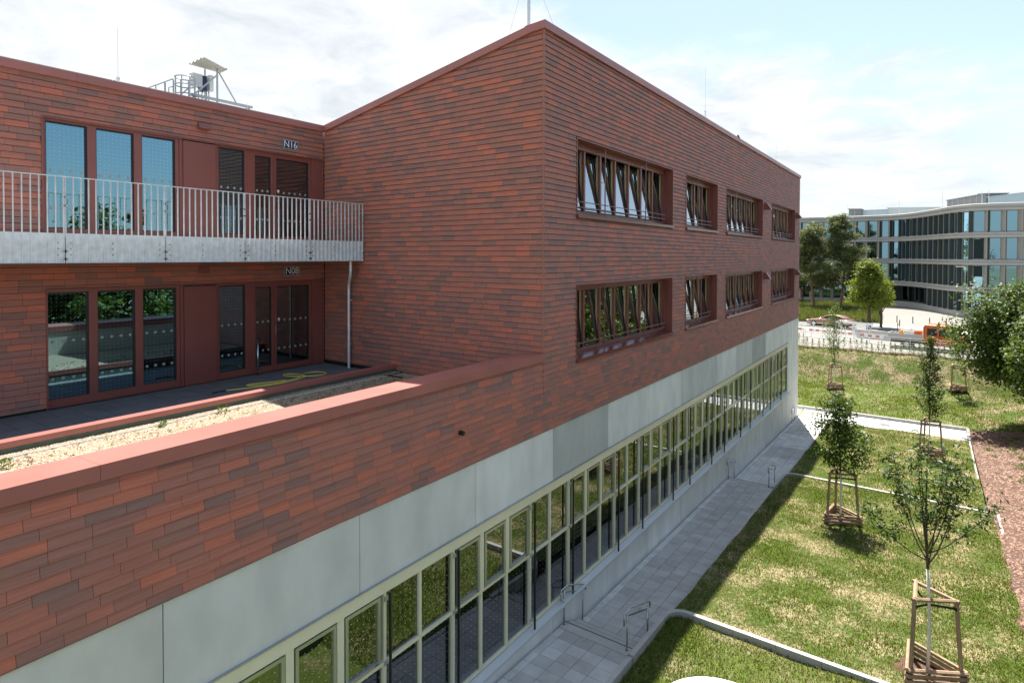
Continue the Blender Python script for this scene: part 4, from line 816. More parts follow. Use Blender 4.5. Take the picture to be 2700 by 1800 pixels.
def young_tree(base, H, clear, prof_, nb, leafn, ls, lm, lb, style, seed, trunk_r=0.035, grp='staked young trees on the lawn', asp=0.5):
    global rng
    rng = np.random.default_rng(seed); rnd = random.Random(seed)
    o = empty('young_tree', base); tag(o, lb, 'tree', grp)
    lean = (rnd.uniform(-0.02, 0.02), rnd.uniform(-0.02, 0.02))
    def ax(z): return Vector((lean[0]*z+0.03*math.sin(z*1.3), lean[1]*z+0.03*math.cos(z*1.1)-0.03, z))
    tk = MB(); nz = 12; tk.tube([ax(clear*i/4) for i in range(5)], trunk_r, 8, r1=trunk_r*0.85); tk.build('painted_trunk', M_white, o, True)
    tk = MB(); tk.tube([ax(clear+(H-clear)*i/nz) for i in range(nz+1)], trunk_r*0.86, 8, r1=0.006); tk.build('trunk', M_bark, o, True)
    br = MB(); LP = []
    def leafs(path_, w0, w1, n):
        for _ in range(n):
            t = rnd.uniform(w0, w1)**0.8; i = min(int(t*(len(path_)-1)), len(path_)-2); f = t*(len(path_)-1)-i; p = path_[i].lerp(path_[i+1], f); g = 0.10 if style != 'bushy' else 0.13
            LP.append(p+Vector((rnd.gauss(0, g), rnd.gauss(0, g), rnd.gauss(0, g))))
    if style == 'multi':
        stems = [(i*1.05+rnd.uniform(-0.3, 0.3), rnd.uniform(0.40, 0.75), rnd.uniform(0.8, 1.0)) for i in range(6)]+[(R(205), 1.35, 0.42), (R(20), 1.30, 0.48), (R(160), 0.75, 0.7), (R(330), 0.7, 0.8)]
        for az, sp, hh in stems:
            z0 = clear+rnd.uniform(0.0, 0.45); L_ = (H-z0)*hh; pts = []
            for i in range(7):
                t = i/6; q = ax(z0); pts.append(Vector((q.x+math.cos(az)*sp*t**0.75, q.y+math.sin(az)*sp*t**0.75, z0+L_*t)))
            br.tube(pts, 0.016, 6, r1=0.004); leafs(pts, 0.28, 1.0, int(leafn/len(stems)))
            for k in range(5):
                t = rnd.uniform(0.35, 0.95); i = int(t*6); a = rnd.uniform(0, 6.28); e = pts[i]+Vector((math.cos(a)*0.28, math.sin(a)*0.28, 0.2)); br.tube([pts[i], e], 0.005, 4); leafs([pts[i], e], 0.3, 1, int(leafn*0.02))
    else:
        for i in range(nb):
            t = (i+0.5)/nb; z0 = clear+(H-clear)*t*0.93; az = i*2.4+rnd.uniform(-0.5, 0.5); ln = prof_(t)*rnd.uniform(0.55, 1.25); rise = 0.75 if style == 'bushy' else 1.2
            q = ax(z0); pts = [q+Vector((math.cos(az)*ln*s, math.sin(az)*ln*s, ln*rise*s**1.3-0.1*s)) for s in (0, 0.33, 0.66, 1.0)]
            br.tube(pts, 0.012, 5, r1=0.003); leafs(pts, 0.15, 1.0, int(leafn/nb*(0.4+1.2*ln/max(prof_(0.3), 0.1))))
    br.build('branches', M_bark, o, True)
    P = np.array([tuple(p) for p in LP]); V, F = leaves(P, ls, asp, 0.6); link('crown', npmesh('crown', V, F, lm), o); return o
T = [(7.29, 4.2), (4.607, 13.05), (7.18, 26.46), (1.10, 40.2), (8.75, 43.6)]
zT = [zground(*t) for t in T]
young_tree((7.29, 4.2, zT[0]), 5.15, 2.35, None, 0, 900, 0.125, L_ash, 'sparse young ash with several upright stems and white painted trunk beside the kerb', 'multi', 3, asp=0.34)
young_tree((4.607, 13.05, zT[1]), 4.55, 1.80, lambda t: 1.25*(1-t)**0.6*(0.75+0.5*t)+0.06, 32, 2900, 0.12, L_elm, 'bushy dark green young tree standing in mid lawn in front of the second kerb', 'bushy', 8)
young_tree((7.18, 26.46, zT[2]), 6.4, 1.75, lambda t: 0.72*(1-t)**0.6*(0.8+0.5*t)+0.10, 44, 2600, 0.115, L_elm, 'tall narrow dark young tree just before the cross path', 'column', 5)
young_tree((1.10, 40.2, zT[3]), 6.6, 1.75, lambda t: 0.55*math.sin(math.pi*min(1, t*0.85+0.1))+0.12, 46, 1500, 0.12, L_fresh, 'slender light green young tree on the back lawn near the building end', 'column', 12)
young_tree((8.75, 43.6, zT[4]), 4.7, 2.1, lambda t: 0.62*(1-t)**0.5+0.15, 30, 900, 0.12, L_fresh, 'thin pale young tree on the slope beside the large broadleaf tree', 'column', 14)
rng = np.random.default_rng(21)
lbs = ['triangular timber stake frame around the sparse multi-stem ash', 'triangular timber stake frame around the bushy tree in mid lawn', 'triangular timber stake frame around the tall narrow tree by the cross path', 'triangular timber stake frame on the mound of the back lawn near the building end', 'triangular timber stake frame on the slope beside the large broadleaf tree']
for i, (t, a) in enumerate(zip(T, (150, 142, 140, 148, 150))): put_stake(i, t[0], t[1], zT[i]+0.0, R(a), lbs[i])
# bark mulch rings
for i, t in enumerate(T):
    mr_ = MB(); n = 18; c = (0, 0, 0.09); pts = [(0.62*math.cos(2*math.pi*k/n)*(1+0.12*math.sin(3*k)), 0.62*math.sin(2*math.pi*k/n)*(1+0.1*math.cos(2*k)), -0.03) for k in range(n)]
    for k in range(n): mr_.poly([c, pts[k], pts[(k+1) % n]])
    o = mr_.build('mulch_ring', M_mulch); o.location = (t[0], t[1], zT[i]); struct(o)

# ------------------------------------------------------------------ grass blades, bark chips
def blades(name, n, x0, x1, y0, y1, zf, h0, h1, wd, lm, lb, dens=None):
    X = rng.uniform(x0, x1, n); Y = rng.uniform(y0, y1, n)
    if dens is not None: k = rng.random(n) < dens(X, Y); X, Y = X[k], Y[k]
    n = len(X); Z = zf(X, Y)-0.005; a = rng.uniform(0, 6.28, n); h = rng.uniform(h0, h1, n); ww = wd*rng.uniform(0.7, 1.3, n); b = rng.uniform(0, 6.28, n); ln = h*rng.uniform(0.2, 0.9, n)
    A = np.stack([X-np.cos(a)*ww, Y-np.sin(a)*ww, Z], 1); B = np.stack([X+np.cos(a)*ww, Y+np.sin(a)*ww, Z], 1); Cc = np.stack([X+np.cos(b)*ln, Y+np.sin(b)*ln, Z+h], 1)
    V = np.stack([A, B, Cc], 1).reshape(-1, 3); F = np.arange(3*n).reshape(n, 3); o = link(name, npmesh(name, V, F, lm), None); return stuff(o, lb, 'grass')
_pr = np.random.default_rng(99); _pk = [(f*math.cos(t), f*math.sin(t), ph, 1/f**0.55) for f, t, ph in zip(np.geomspace(0.7, 9.0, 16), _pr.uniform(0, 6.28, 16), _pr.uniform(0, 6.28, 16))]
def patch(X, Y, s=1.0, o=0.0):
    v = sum(w_*np.sin(kx*X*s+ky*Y*s+ph+o+0.8*np.sin(0.9*ky*X-0.9*kx*Y+ph)) for kx, ky, ph, w_ in _pk); return 1/(1+np.exp(-1.3*v))
blades('grass', 46000, 1.97, 9.35, -3, 3.1, zl_near, 0.04, 0.11, 0.012, L_gr, 'short lush grass on the lawn before the curved kerb', lambda X, Y: 0.35+0.65*patch(X, Y, 0.7, 0.6))
blades('straw', 16000, 1.97, 9.35, -3, 3.1, zl_near, 0.03, 0.08, 0.009, L_straw, 'dry straw coloured grass on the lawn before the curved kerb', lambda X, Y: 1-patch(X, Y, 0.7, 0.6))
blades('grass', 90000, 1.97, 9.28, 3.3, 17.75, zl_mid, 0.035, 0.10, 0.011, L_gr, 'short patchy grass on the lawn between the two kerbs', lambda X, Y: 0.15+0.85*patch(X, Y, 0.8)**1.3)
blades('straw', 70000, 1.97, 9.28, 3.3, 17.75, zl_mid, 0.03, 0.08, 0.009, L_straw, 'dry straw coloured grass on the lawn between the two kerbs', lambda X, Y: 1-0.8*patch(X, Y, 0.8))
blades('grass', 50000, 1.97, 9.1, 18.0, 31.4, zl_far, 0.04, 0.11, 0.014, L_gr, 'short patchy grass on the lawn before the cross path', lambda X, Y: 0.2+0.8*patch(X, Y, 0.8, 2))
blades('straw', 26000, 1.97, 9.1, 18.0, 31.4, zl_far, 0.03, 0.08, 0.012, L_straw, 'dry straw coloured grass on the lawn before the cross path', lambda X, Y: 1-0.8*patch(X, Y, 0.8, 2))
blades('grass', 60000, -4, 13, 34.3, 48.3, lambda X, Y: zl_back(X, Y)+np.clip(X-9.6, 0, 6)*0.10*(Y < 44), 0.05, 0.15, 0.02, L_gr, 'green grass on the back lawn and embankment', lambda X, Y: 0.35+0.65*patch(X, Y, 0.6, 1))
stuff(chips(52000, 9.2, 14.5, 8, 34, zmul, 0.022, 0.075, M_chip, 'bark_chips', None, 0.35), 'red brown bark chips spread over the planting bed', 'bark mulch')
# ground cover on the bed
Vg, Fg = [], []; off = 0
for i in range(620):
    x, y = rng.uniform(9.7, 14.5), rng.uniform(9, 33)
    if rng.random() > 0.25+0.5*(x > 10.5): continue
    V, F = tuft(int(rng.integers(10, 40)), rng.uniform(0.05, 0.2), rng.uniform(0.06, 0.22), 0.075); Vg.append(V+np.array([x, y, float(zmul(np.array([x]), np.array([y]))[0])])); Fg.append(F+off); off += len(V)
stuff(link('ground_cover', npmesh('ground_cover', np.concatenate(Vg), np.concatenate(Fg), L_fresh)), 'low leafy ground cover creeping over the bark bed', 'plants')

# ------------------------------------------------------------------ large broadleaf trees along the bed
def big_tree(x, y, zg, zt, zb, rad, ncl, per, ls, lb, lm=L_big, seed=1, grp=None, conic=0.0):
    global rng
    rng = np.random.default_rng(seed); rnd = random.Random(seed); o = empty('broadleaf_tree', (x, y, zg)); tag(o, lb, 'tree', grp)
    H = zt-zg; hb = zb-zg; cz = (H+hb)/2; rz = (H-hb)/2
    d = unit(rng.normal(size=(ncl, 3))); rr = rng.uniform(0.50, 1.0, ncl)**0.6; ph = np.arctan2(d[:, 1], d[:, 0]); bumpy = 0.86+0.14*np.sin(3*ph+seed)+0.10*np.sin(5*d[:, 2]*2+2*ph)
    C_ = d*(rr*bumpy)[:, None]*np.array([rad, rad, rz]); 
    if conic: C_[:, :2] *= (1-conic*np.clip((C_[:, 2]+rz)/(2*rz), 0, 1))[:, None]
    cs_ = rad*rng.uniform(0.13, 0.24, ncl); P = np.repeat(C_, per, 0)+rng.normal(size=(ncl*per, 3))*np.repeat(cs_, per)[:, None]*np.array([0.62, 0.62, 0.42]); P[:, 2] += cz; P = P[P[:, 2] > 0.15]
    outv = unit(P-np.array([0, 0, cz]))*0.9; V, F = leaves(P, ls, 0.6, 0.55, outv); link('crown', npmesh('crown', V, F, lm), o)
    tb = MB(); tb.tube([(0, 0, -0.3), (0.05, 0.03, H*0.25), (-0.05, 0.08, H*0.5), (0.05, 0, H*0.85)], 0.03*H, 10, r1=0.02); tb.build('trunk', M_bark, o, True)
    lm_ = MB()
    for i in range(12):
        c = C_[rnd.randrange(ncl)]+np.array([0, 0, cz]); z0 = rnd.uniform(0.15, 0.45)*H; lm_.tube([(0, 0, z0), tuple(c*np.array([0.45, 0.45, 0])+np.array([0, 0, z0+(c[2]-z0)*0.6])), tuple(c)], 0.012*H, 6, r1=0.012)
    lm_.build('limbs', M_bark, o, True); return o
big_tree(12.15, 36.0, -10.2, -1.35, -8.3, 3.7, 330, 130, 0.20, 'large dark green broadleaf tree overhanging the bark bed and slope', seed=4)
big_tree(13.0, 31.2, -10.1, -2.2, -8.6, 2.75, 150, 100, 0.21, 'dense broadleaf tree shading the bark bed in front of the overhanging tree', seed=8)
big_tree(16.6, 43.0, -9.6, -2.0, -9.4, 3.6, 110, 90, 0.30, 'broadleaf tree close behind the large overhanging tree', seed=5)
GB = 'tall broadleaf trees along the bark bed'
for i, (x, y, zt, rad) in enumerate([(16.4, 22.5, -0.4, 3.4), (15.6, 17.5, -0.2, 3.2), (15.8, 12.5, -0.6, 3.2), (15.6, 8.0, -0.9, 3.2), (14.8, 2.6, 3.6, 3.0), (15.8, -2.0, -0.4, 3.2), (15.6, -7.0, 0.2, 3.4), (18.6, 24.5, 5.4, 4.0), (18.8, 31.0, 6.6, 4.2), (19.4, 38.0, 5.8, 4.2), (19.8, 45.0, 7.0, 4.4), (21.0, 53.0, 6.0, 4.4)]):
    big_tree(x, y, zmul(np.array([x]), np.array([y]))[0] if y < 34 else -8.6, zt, -9.2, rad, 110, 110, 0.32, 'tall broadleaf tree in the row along the bark bed', seed=30+i, grp=GB)
for i, (x, y) in enumerate([(11.9, 15.5), (12.1, 10.8), (12.0, 6.0), (11.8, 20.2)]):
    big_tree(x+0.8, y, float(zmul(np.array([x]), np.array([y]))[0]), -6.2, -9.3, 1.7, 40, 70, 0.20, 'light green rounded bush under the tall trees on the bark bed', lm=L_lime, seed=60+i, grp='rounded bushes on the bark bed')
rng = np.random.default_rng(77)
# board fence below the big tree
bf = empty('board_fence', (12.6, 31.5, -10.2)); tag(bf, 'weathered grey board fence in the shade under the large tree', 'fence')
for i in range(16): MB().box(-0.012, 0.012, i*0.16, i*0.16+0.145, 0, 1.25+0.03*(i % 2)).build('board', mat('grey_board', (0.22, 0.21, 0.20), 0.9) if 'grey_board' not in bpy.data.materials else bpy.data.materials['grey_board'], bf)
MB().box(0.014, 0.05, 0, 2.55, 0.25, 0.33).build('rail', M_wood, bf); MB().box(0.014, 0.05, 0, 2.55, 0.95, 1.03).build('rail', M_wood, bf)

# ------------------------------------------------------------------ site road, plaza, street
def zs_(Y): return np.interp(Y, [48, 75, 200], [-8.22, -7.88, -7.88])
struct(grid('site_ground', -90, 80, 48.5, 66, lambda X, Y: zs_(Y)+wob(X, Y, 0.5, 0.02), M_sand, 60, 18)); struct(grid('plaza', -90, 80, 66.0, 150, lambda X, Y: zs_(Y), M_plaza, 4, 30))
SA = R(-15); SU = Vector((math.cos(SA), math.sin(SA), 0)); SW = Vector((-math.sin(SA), math.cos(SA), 0))
def street(u, v, dz=0): p = Vector((1.5, 62.0, 0))+SU*u+SW*v; return Vector((p.x, p.y, float(zs_(p.y))+dz))
def strip(name, u0, u1, v0, v1, dz, m, n=30):
    mb = MB()
    for i in range(n):
        a, b = u0+(u1-u0)*i/n, u0+(u1-u0)*(i+1)/n; mb.poly([street(a, v0, dz), street(b, v0, dz), street(b, v1, dz), street(a, v1, dz)])
    return struct(mb.build(name, m))
strip('road', -50, 40, 0.6, 5.6, 0.03, M_asph); strip('pavement', -50, 40, 5.7, 8.0, 0.06, M_slab[2])
strip('kerb', -50, 40, 5.58, 5.72, 0.10, M_stone)
# hedge plants at the top of the bank
hedge_v = []
for i in range(30):
    x = -3.2+i*0.42+random.uniform(-0.1, 0.1); y = 48.2+random.uniform(-0.2, 0.2); h = random.uniform(0.7, 1.25); o = empty('hedge_plant', (x, y, float(zl_back(np.array([x]), np.array([y]))[0])-0.02)); tag(o, 'young upright hedge plant in the row along the top of the bank', 'shrub', 'hedge plants along the bank top')
    n = 120; t = rng.random(n); P = np.stack([rng.normal(0, 0.14, n)*(1.1-t), rng.normal(0, 0.10, n)*(1.1-t), t*h], 1); V, F = leaves(P, 0.10, 0.5, 0.4); link('foliage', npmesh('foliage', V, F, L_fresh), o); MB().tube([(0, 0, 0), (0, 0, h*0.9)], 0.012, 5, r1=0.004).build('stem', M_bark, o)
struct(grid('hedge_bed', -30, 14, 47.7, 48.75, lambda X, Y: zl_back(X, Y)+0.035+wob(X, Y, 3, 0.02), M_mulch, 60, 4))
# rail fences of the site
def rail_fence(a, b, H, nr, lb, post=2.2, red=False):
    a = Vector(a); b = Vector(b); f = empty('rail_fence', a); tag(f, lb, 'fence'); D = b-a; n = max(1, round(D.length/post)); up = Vector((0, 0, 1))
    for i in range(n+1): p = D*(i/n); MB().bar(p, p+up*H, 0.045, 0.045).build('post', M_galv, f)
    for k in range(nr): z = up*(H*(k+0.6)/nr); MB().bar(z+Vector((0, -0.03, 0)), D+z+Vector((0, -0.03, 0)), 0.02, 0.035).build('rail', M_wht if k >= nr-2 else M_galv, f)
    return f
def st(x, y): return (x, y, float(zs_(y)))
rail_fence(st(-9, 51.9), st(12, 49.6), 1.25, 6, 'galvanised rail fence with white top rails right behind the hedge plants')
rail_fence(st(-12, 57.2), st(6.5, 53.4), 1.3, 4, 'site rail fence standing behind the galvanised hedge fence')
rail_fence(st(-14, 61.5), st(-1.0, 58.6), 1.2, 3, 'low site fence in front of the rose coloured saloon car')
for i in range(5):
    o = empty('barrier_board', st(-6.6+i*2.3, 56.0-i*0.55)); tag(o, 'red and white barrier plank standing by the site fence', 'barrier', 'red and white barrier planks'); o.rotation_euler = (0, 0, SA)
    for k in range(6): MB().box(-1+k*0.33, -1+k*0.33+0.329, -0.015, 0.015, 0.62, 0.82).build('stripe', M_wht if k % 2 else mat('barrier_red', (0.45, 0.06, 0.04), 0.5) if 'barrier_red' not in bpy.data.materials else bpy.data.materials['barrier_red'], o)
    for x in (-0.8, 0.8): MB().box(x-0.03, x+0.03, -0.02, 0.02, 0, 0.62).build('leg', M_galv, o)
for o in bpy.data.objects:
    if o.name.startswith('stripe'):
        k = int(round((o.data.vertices[0].co.x+1)/0.33)); o.data.materials[0] = M_wht if k % 2 else bpy.data.materials['barrier_red'] if 'barrier_red' in bpy.data.materials else M_wht
# concrete barrier behind the truck
jb = empty('concrete_barrier', st(1.0, 57.6)); jb.rotation_euler = (0, 0, SA); tag(jb, 'long grey concrete traffic barrier beside the truck bed', 'barrier')
for i in range(3):
    m_ = MB(); x0 = i*2.6; m_.hexa([(x0, -0.3, 0), (x0+2.58, -0.3, 0), (x0+2.58, 0.3, 0), (x0, 0.3, 0)], [(x0, -0.12, 0.22), (x0+2.58, -0.12, 0.22), (x0+2.58, 0.12, 0.22), (x0, 0.12, 0.22)]); m_.hexa([(x0, -0.12, 0.2205), (x0+2.58, -0.12, 0.2205), (x0+2.58, 0.12, 0.2205), (x0, 0.12, 0.2205)], [(x0, -0.08, 0.82), (x0+2.58, -0.08, 0.82), (x0+2.58, 0.08, 0.82), (x0, 0.08, 0.82)]); m_.build('barrier_block', M_con[2], jb)
# guard rail on A-frames by the lime trees
gr_ = empty('guard_rail', st(-1.0, 61.0)); gr_.rotation_euler = (0, 0, SA); tag(gr_, 'grey steel guard rail on braced supports beside the lime tree trunks', 'guard rail')
MB().box(-0.6, 3.4, -0.04, 0.04, 0.95, 1.2).build('beam', M_galv, gr_)
for x in (0.0, 1.4, 2.8):
    MB().bar((x, 0.06, 0), (x, 0.06, 1.1), 0.08, 0.08).build('support', M_galv, gr_); MB().bar((x, 0.1, 0.95), (x, 0.9, 0.0), 0.06, 0.06).build('brace', M_galv, gr_); MB().bar((x+0.1, 0.06, 0.95), (x+0.7, 0.06, 0.0), 0.06, 0.06).build('brace', M_galv, gr_)

# bollards
M_bol = mat('bollard_brown', (0.035, 0.024, 0.020), 0.5)
for i, (px, py, h) in enumerate([(2323.8, 847.4, 0.8), (2365, 849.6, 0.8), (2406.7, 852.4, 0.8), (2451, 855.7, 0.8), (2495, 856.8, 0.8), (2371.9, 862.5, 0.9), (2367, 871, 0.9)]):
    p = atz(px, py, -7.9); o = empty('bollard', (p[0], p[1], float(zs_(p[1])))); tag(o, 'slim dark bollard in the row across the plaza entrance' if i < 5 else 'slim dark bollard standing apart on the pavement before the bollard row', 'bollard', 'plaza bollards' if i < 5 else 'outlying bollards')
    MB().lathe([(0.05, 0), (0.05, h-0.06), (0.045, h-0.06), (0.045, h-0.04), (0.05, h-0.04), (0.04, h)], 10).build('shaft', M_bol, o, False); MB().lathe([(0.08, 0), (0.08, 0.012)], 10).build('foot_plate', M_bol, o)
M_unitpole = mat('pole_grey', (0.22, 0.23, 0.24), 0.6)
# street lamp, camera mast
p = atz(2543, 846, -7.88); o = empty('street_lamp', (p[0], p[1], -7.88)); tag(o, 'slim grey street lamp with short arm in front of the curved office block', 'street lamp')
MB().tube([(0, 0, 0), (0, 0, 6.6)], 0.075, 10, r1=0.05).build('pole', M_unitpole, o, True); MB().tube([(0, 0, 6.5), (-0.15, 0, 6.68), (-0.4, 0.0, 6.7)], 0.03, 8).build('arm', M_galv, o, True); MB().box(-0.95, -0.38, -0.11, 0.11, 6.66, 6.74).build('lamp_head', M_wht, o)
p = atz(2562, 842, -7.88); o = empty('camera_mast', (p[0], p[1], -7.88)); tag(o, 'mast with white camera housings beside the street lamp', 'camera mast')
MB().tube([(0, 0, 0), (0, 0, 4.0)], 0.07, 10, r1=0.05).build('pole', M_galv, o, True); MB().lathe([(0.05, 0), (0.17, 0.1), (0.17, 0.3), (0.08, 0.42)], 12, c=(0.15, 0, 3.85)).build('camera_dome', M_wht, o, True); MB().hexa([(-0.65, -0.06, 3.9), (-0.1, -0.06, 3.7), (-0.1, 0.06, 3.7), (-0.65, 0.06, 3.9)], [(-0.6, -0.06, 4.05), (-0.1, -0.06, 3.85), (-0.1, 0.06, 3.85), (-0.6, 0.06, 4.05)]).build('camera_housing', M_wht, o)

# ------------------------------------------------------------------ car and truck
M_cpaint = mat('rose_paint', (0.30, 0.17, 0.145), 0.28, 0.45); M_orange = mat('orange_paint', (0.62, 0.115, 0.015), 0.35); M_tyre = mat('tyre', (0.02, 0.02, 0.02), 0.85); M_cglass = glass('car_glass', (0.25, 0.28, 0.28), 0.12)
M_trim = mat('chrome', (0.7, 0.7, 0.7), 0.15, 1.0); M_lampr = mat('tail_red', (0.35, 0.02, 0.02), 0.3); M_bed = mat('truck_bed', (0.42, 0.42, 0.41), 0.6, 0.3)
def wheel(par, x, y, r, w_):
    t = MB().lathe([(r*0.62, -w_/2), (r*0.95, -w_/2), (r, -w_*0.3), (r, w_*0.3), (r*0.95, w_/2), (r*0.62, w_/2)], 22, capb=False, capt=False); Rm = Matrix.Rotation(R(90), 4, 'X')
    o = empty('wheel'); o.parent = par; o.matrix_local = Matrix.Translation((x, y, r)) @ Rm; t.build('tyre', M_tyre, o, True)
    m_ = MB().lathe([(r*0.63, -w_*0.42), (r*0.63, w_*0.42)], 20, capb=True, capt=True)
    for k in range(5): a = k*2*math.pi/5; m_.bar((0.06*math.cos(a), 0.06*math.sin(a), -w_*0.45), (r*0.6*math.cos(a), r*0.6*math.sin(a), -w_*0.45), 0.06, 0.03)
    m_.build('rim', M_alu, o)
def loft(sections, mi=0, closed=True):
    mb = MB(); n = len(sections[0]); base = 0
    for s in sections: mb.v += [tuple(p) for p in s]
    for i in range(len(sections)-1):
        for j in range(n-1+int(closed)):
            a = i*n+j; b = i*n+(j+1) % n; mb.f.append((a, b, b+n, a+n)); mb.m.append(mi)
    mb.f.append(tuple(reversed(range(n)))); mb.m.append(mi); mb.f.append(tuple((len(sections)-1)*n+j for j in range(n))); mb.m.append(mi); return mb
def make_car():
    c = empty('parked_car'); tag(c, 'rose brown metallic saloon car on the road behind the site fence', 'car')
    xs_ = [-2.45, -2.38, -2.05, -1.5, -0.9, -0.2, 0.6, 1.3, 1.9, 2.25, 2.42, 2.46]
    hood_ = [0.55, 0.66, 0.76, 0.84, 0.90, 0.92, 0.93, 0.94, 0.95, 0.94, 0.86, 0.72]; wd = [0.62, 0.74, 0.84, 0.89, 0.91, 0.92, 0.92, 0.91, 0.88, 0.82, 0.74, 0.66]; bt = [0.34, 0.26, 0.22, 0.20, 0.19, 0.19, 0.19, 0.19, 0.21, 0.25, 0.32, 0.42]
    sec = [[(x, -w_*0.93, b), (x, -w_, b+0.18), (x, -w_*0.985, h-0.14), (x, -w_*0.90, h-0.02), (x, -w_*0.5, h+0.015), (x, w_*0.5, h+0.015), (x, w_*0.90, h-0.02), (x, w_*0.985, h-0.14), (x, w_, b+0.18), (x, w_*0.93, b)] for x, h, w_, b in zip(xs_, hood_, wd, bt)]
    loft(sec).build('body', M_cpaint, c, True)
    cab = [(-1.05, 0.90, 0.80), (-0.45, 1.22, 0.70), (-0.05, 1.38, 0.64), (0.55, 1.44, 0.62), (1.15, 1.38, 0.63), (1.65, 1.20, 0.68), (2.10, 0.96, 0.74)]
    sec = [[(x, -0.82 if z > 0.97 else -w_, 0.90), (x, -w_-0.0, z-0.06), (x, -w_*0.85, z), (x, w_*0.85, z), (x, w_, z-0.06), (x, 0.82 if z > 0.97 else w_, 0.90)] for x, z, w_ in cab]
    loft(sec).build('cabin', M_cpaint, c, True)
    for s in (-1, 1):
        for pts in ([(-0.78, 0.965), (-0.30, 0.965), (0.38, 0.975), (0.38, 1.36), (-0.02, 1.30), (-0.40, 1.16)], [(0.48, 0.975), (1.25, 0.985), (1.62, 1.0), (1.45, 1.16), (1.08, 1.30), (0.48, 1.365)]):
            g = MB().poly([(x, s*(0.832-(z-0.9)*0.35), z) for x, z in (pts if s < 0 else pts[::-1])]); g.build('side_window', M_gasket, c)
        MB().bar((-0.8, s*0.835, 0.955), (1.7, s*0.835, 0.985), 0.01, 0.02).build('chrome_strip', M_trim, c)
        MB().box(-2.42, -2.12, s*0.66-0.14, s*0.66+0.14, 0.60, 0.70).build('headlight', M_wht, c); MB().box(2.30, 2.475, s*0.60-0.16, s*0.60+0.16, 0.78, 0.86).build('tail_light', M_lampr, c)
        MB().box(-0.62, -0.46, s*0.99-0.09, s*0.99+0.09, 0.98, 1.09).build('mirror', M_cpaint, c); MB().box(0.18, 0.34, s*0.925-0.01, s*0.925+0.01, 0.80, 0.83).build('door_handle', M_trim, c); MB().box(1.0, 1.16, s*0.922-0.01, s*0.922+0.01, 0.81, 0.84).build('door_handle', M_trim, c)
        for x in (-1.5, 1.42): wheel(c, x, s*0.82, 0.335, 0.22); MB().lathe([(0.40, -0.012), (0.40, 0.012)], 20).mesh('a', M_black)
    MB().hexa([(-1.0, -0.68, 0.93), (-1.0, 0.68, 0.93), (-0.95, 0.68, 0.93), (-0.95, -0.68, 0.93)], [(-0.20, -0.56, 1.335), (-0.20, 0.56, 1.335), (-0.15, 0.56, 1.335), (-0.15, -0.56, 1.335)]).build('windscreen', M_gasket, c)
    MB().box(-0.03, 0.03, -0.90, -0.89, 0.3, 0.9).build('door_gap', M_black, c)
    return c
car = make_car(); p = atz(2190, 862, -8.02); car.location = (p[0], p[1], float(zs_(p[1]))+0.03); car.rotation_euler = (0, 0, SA)
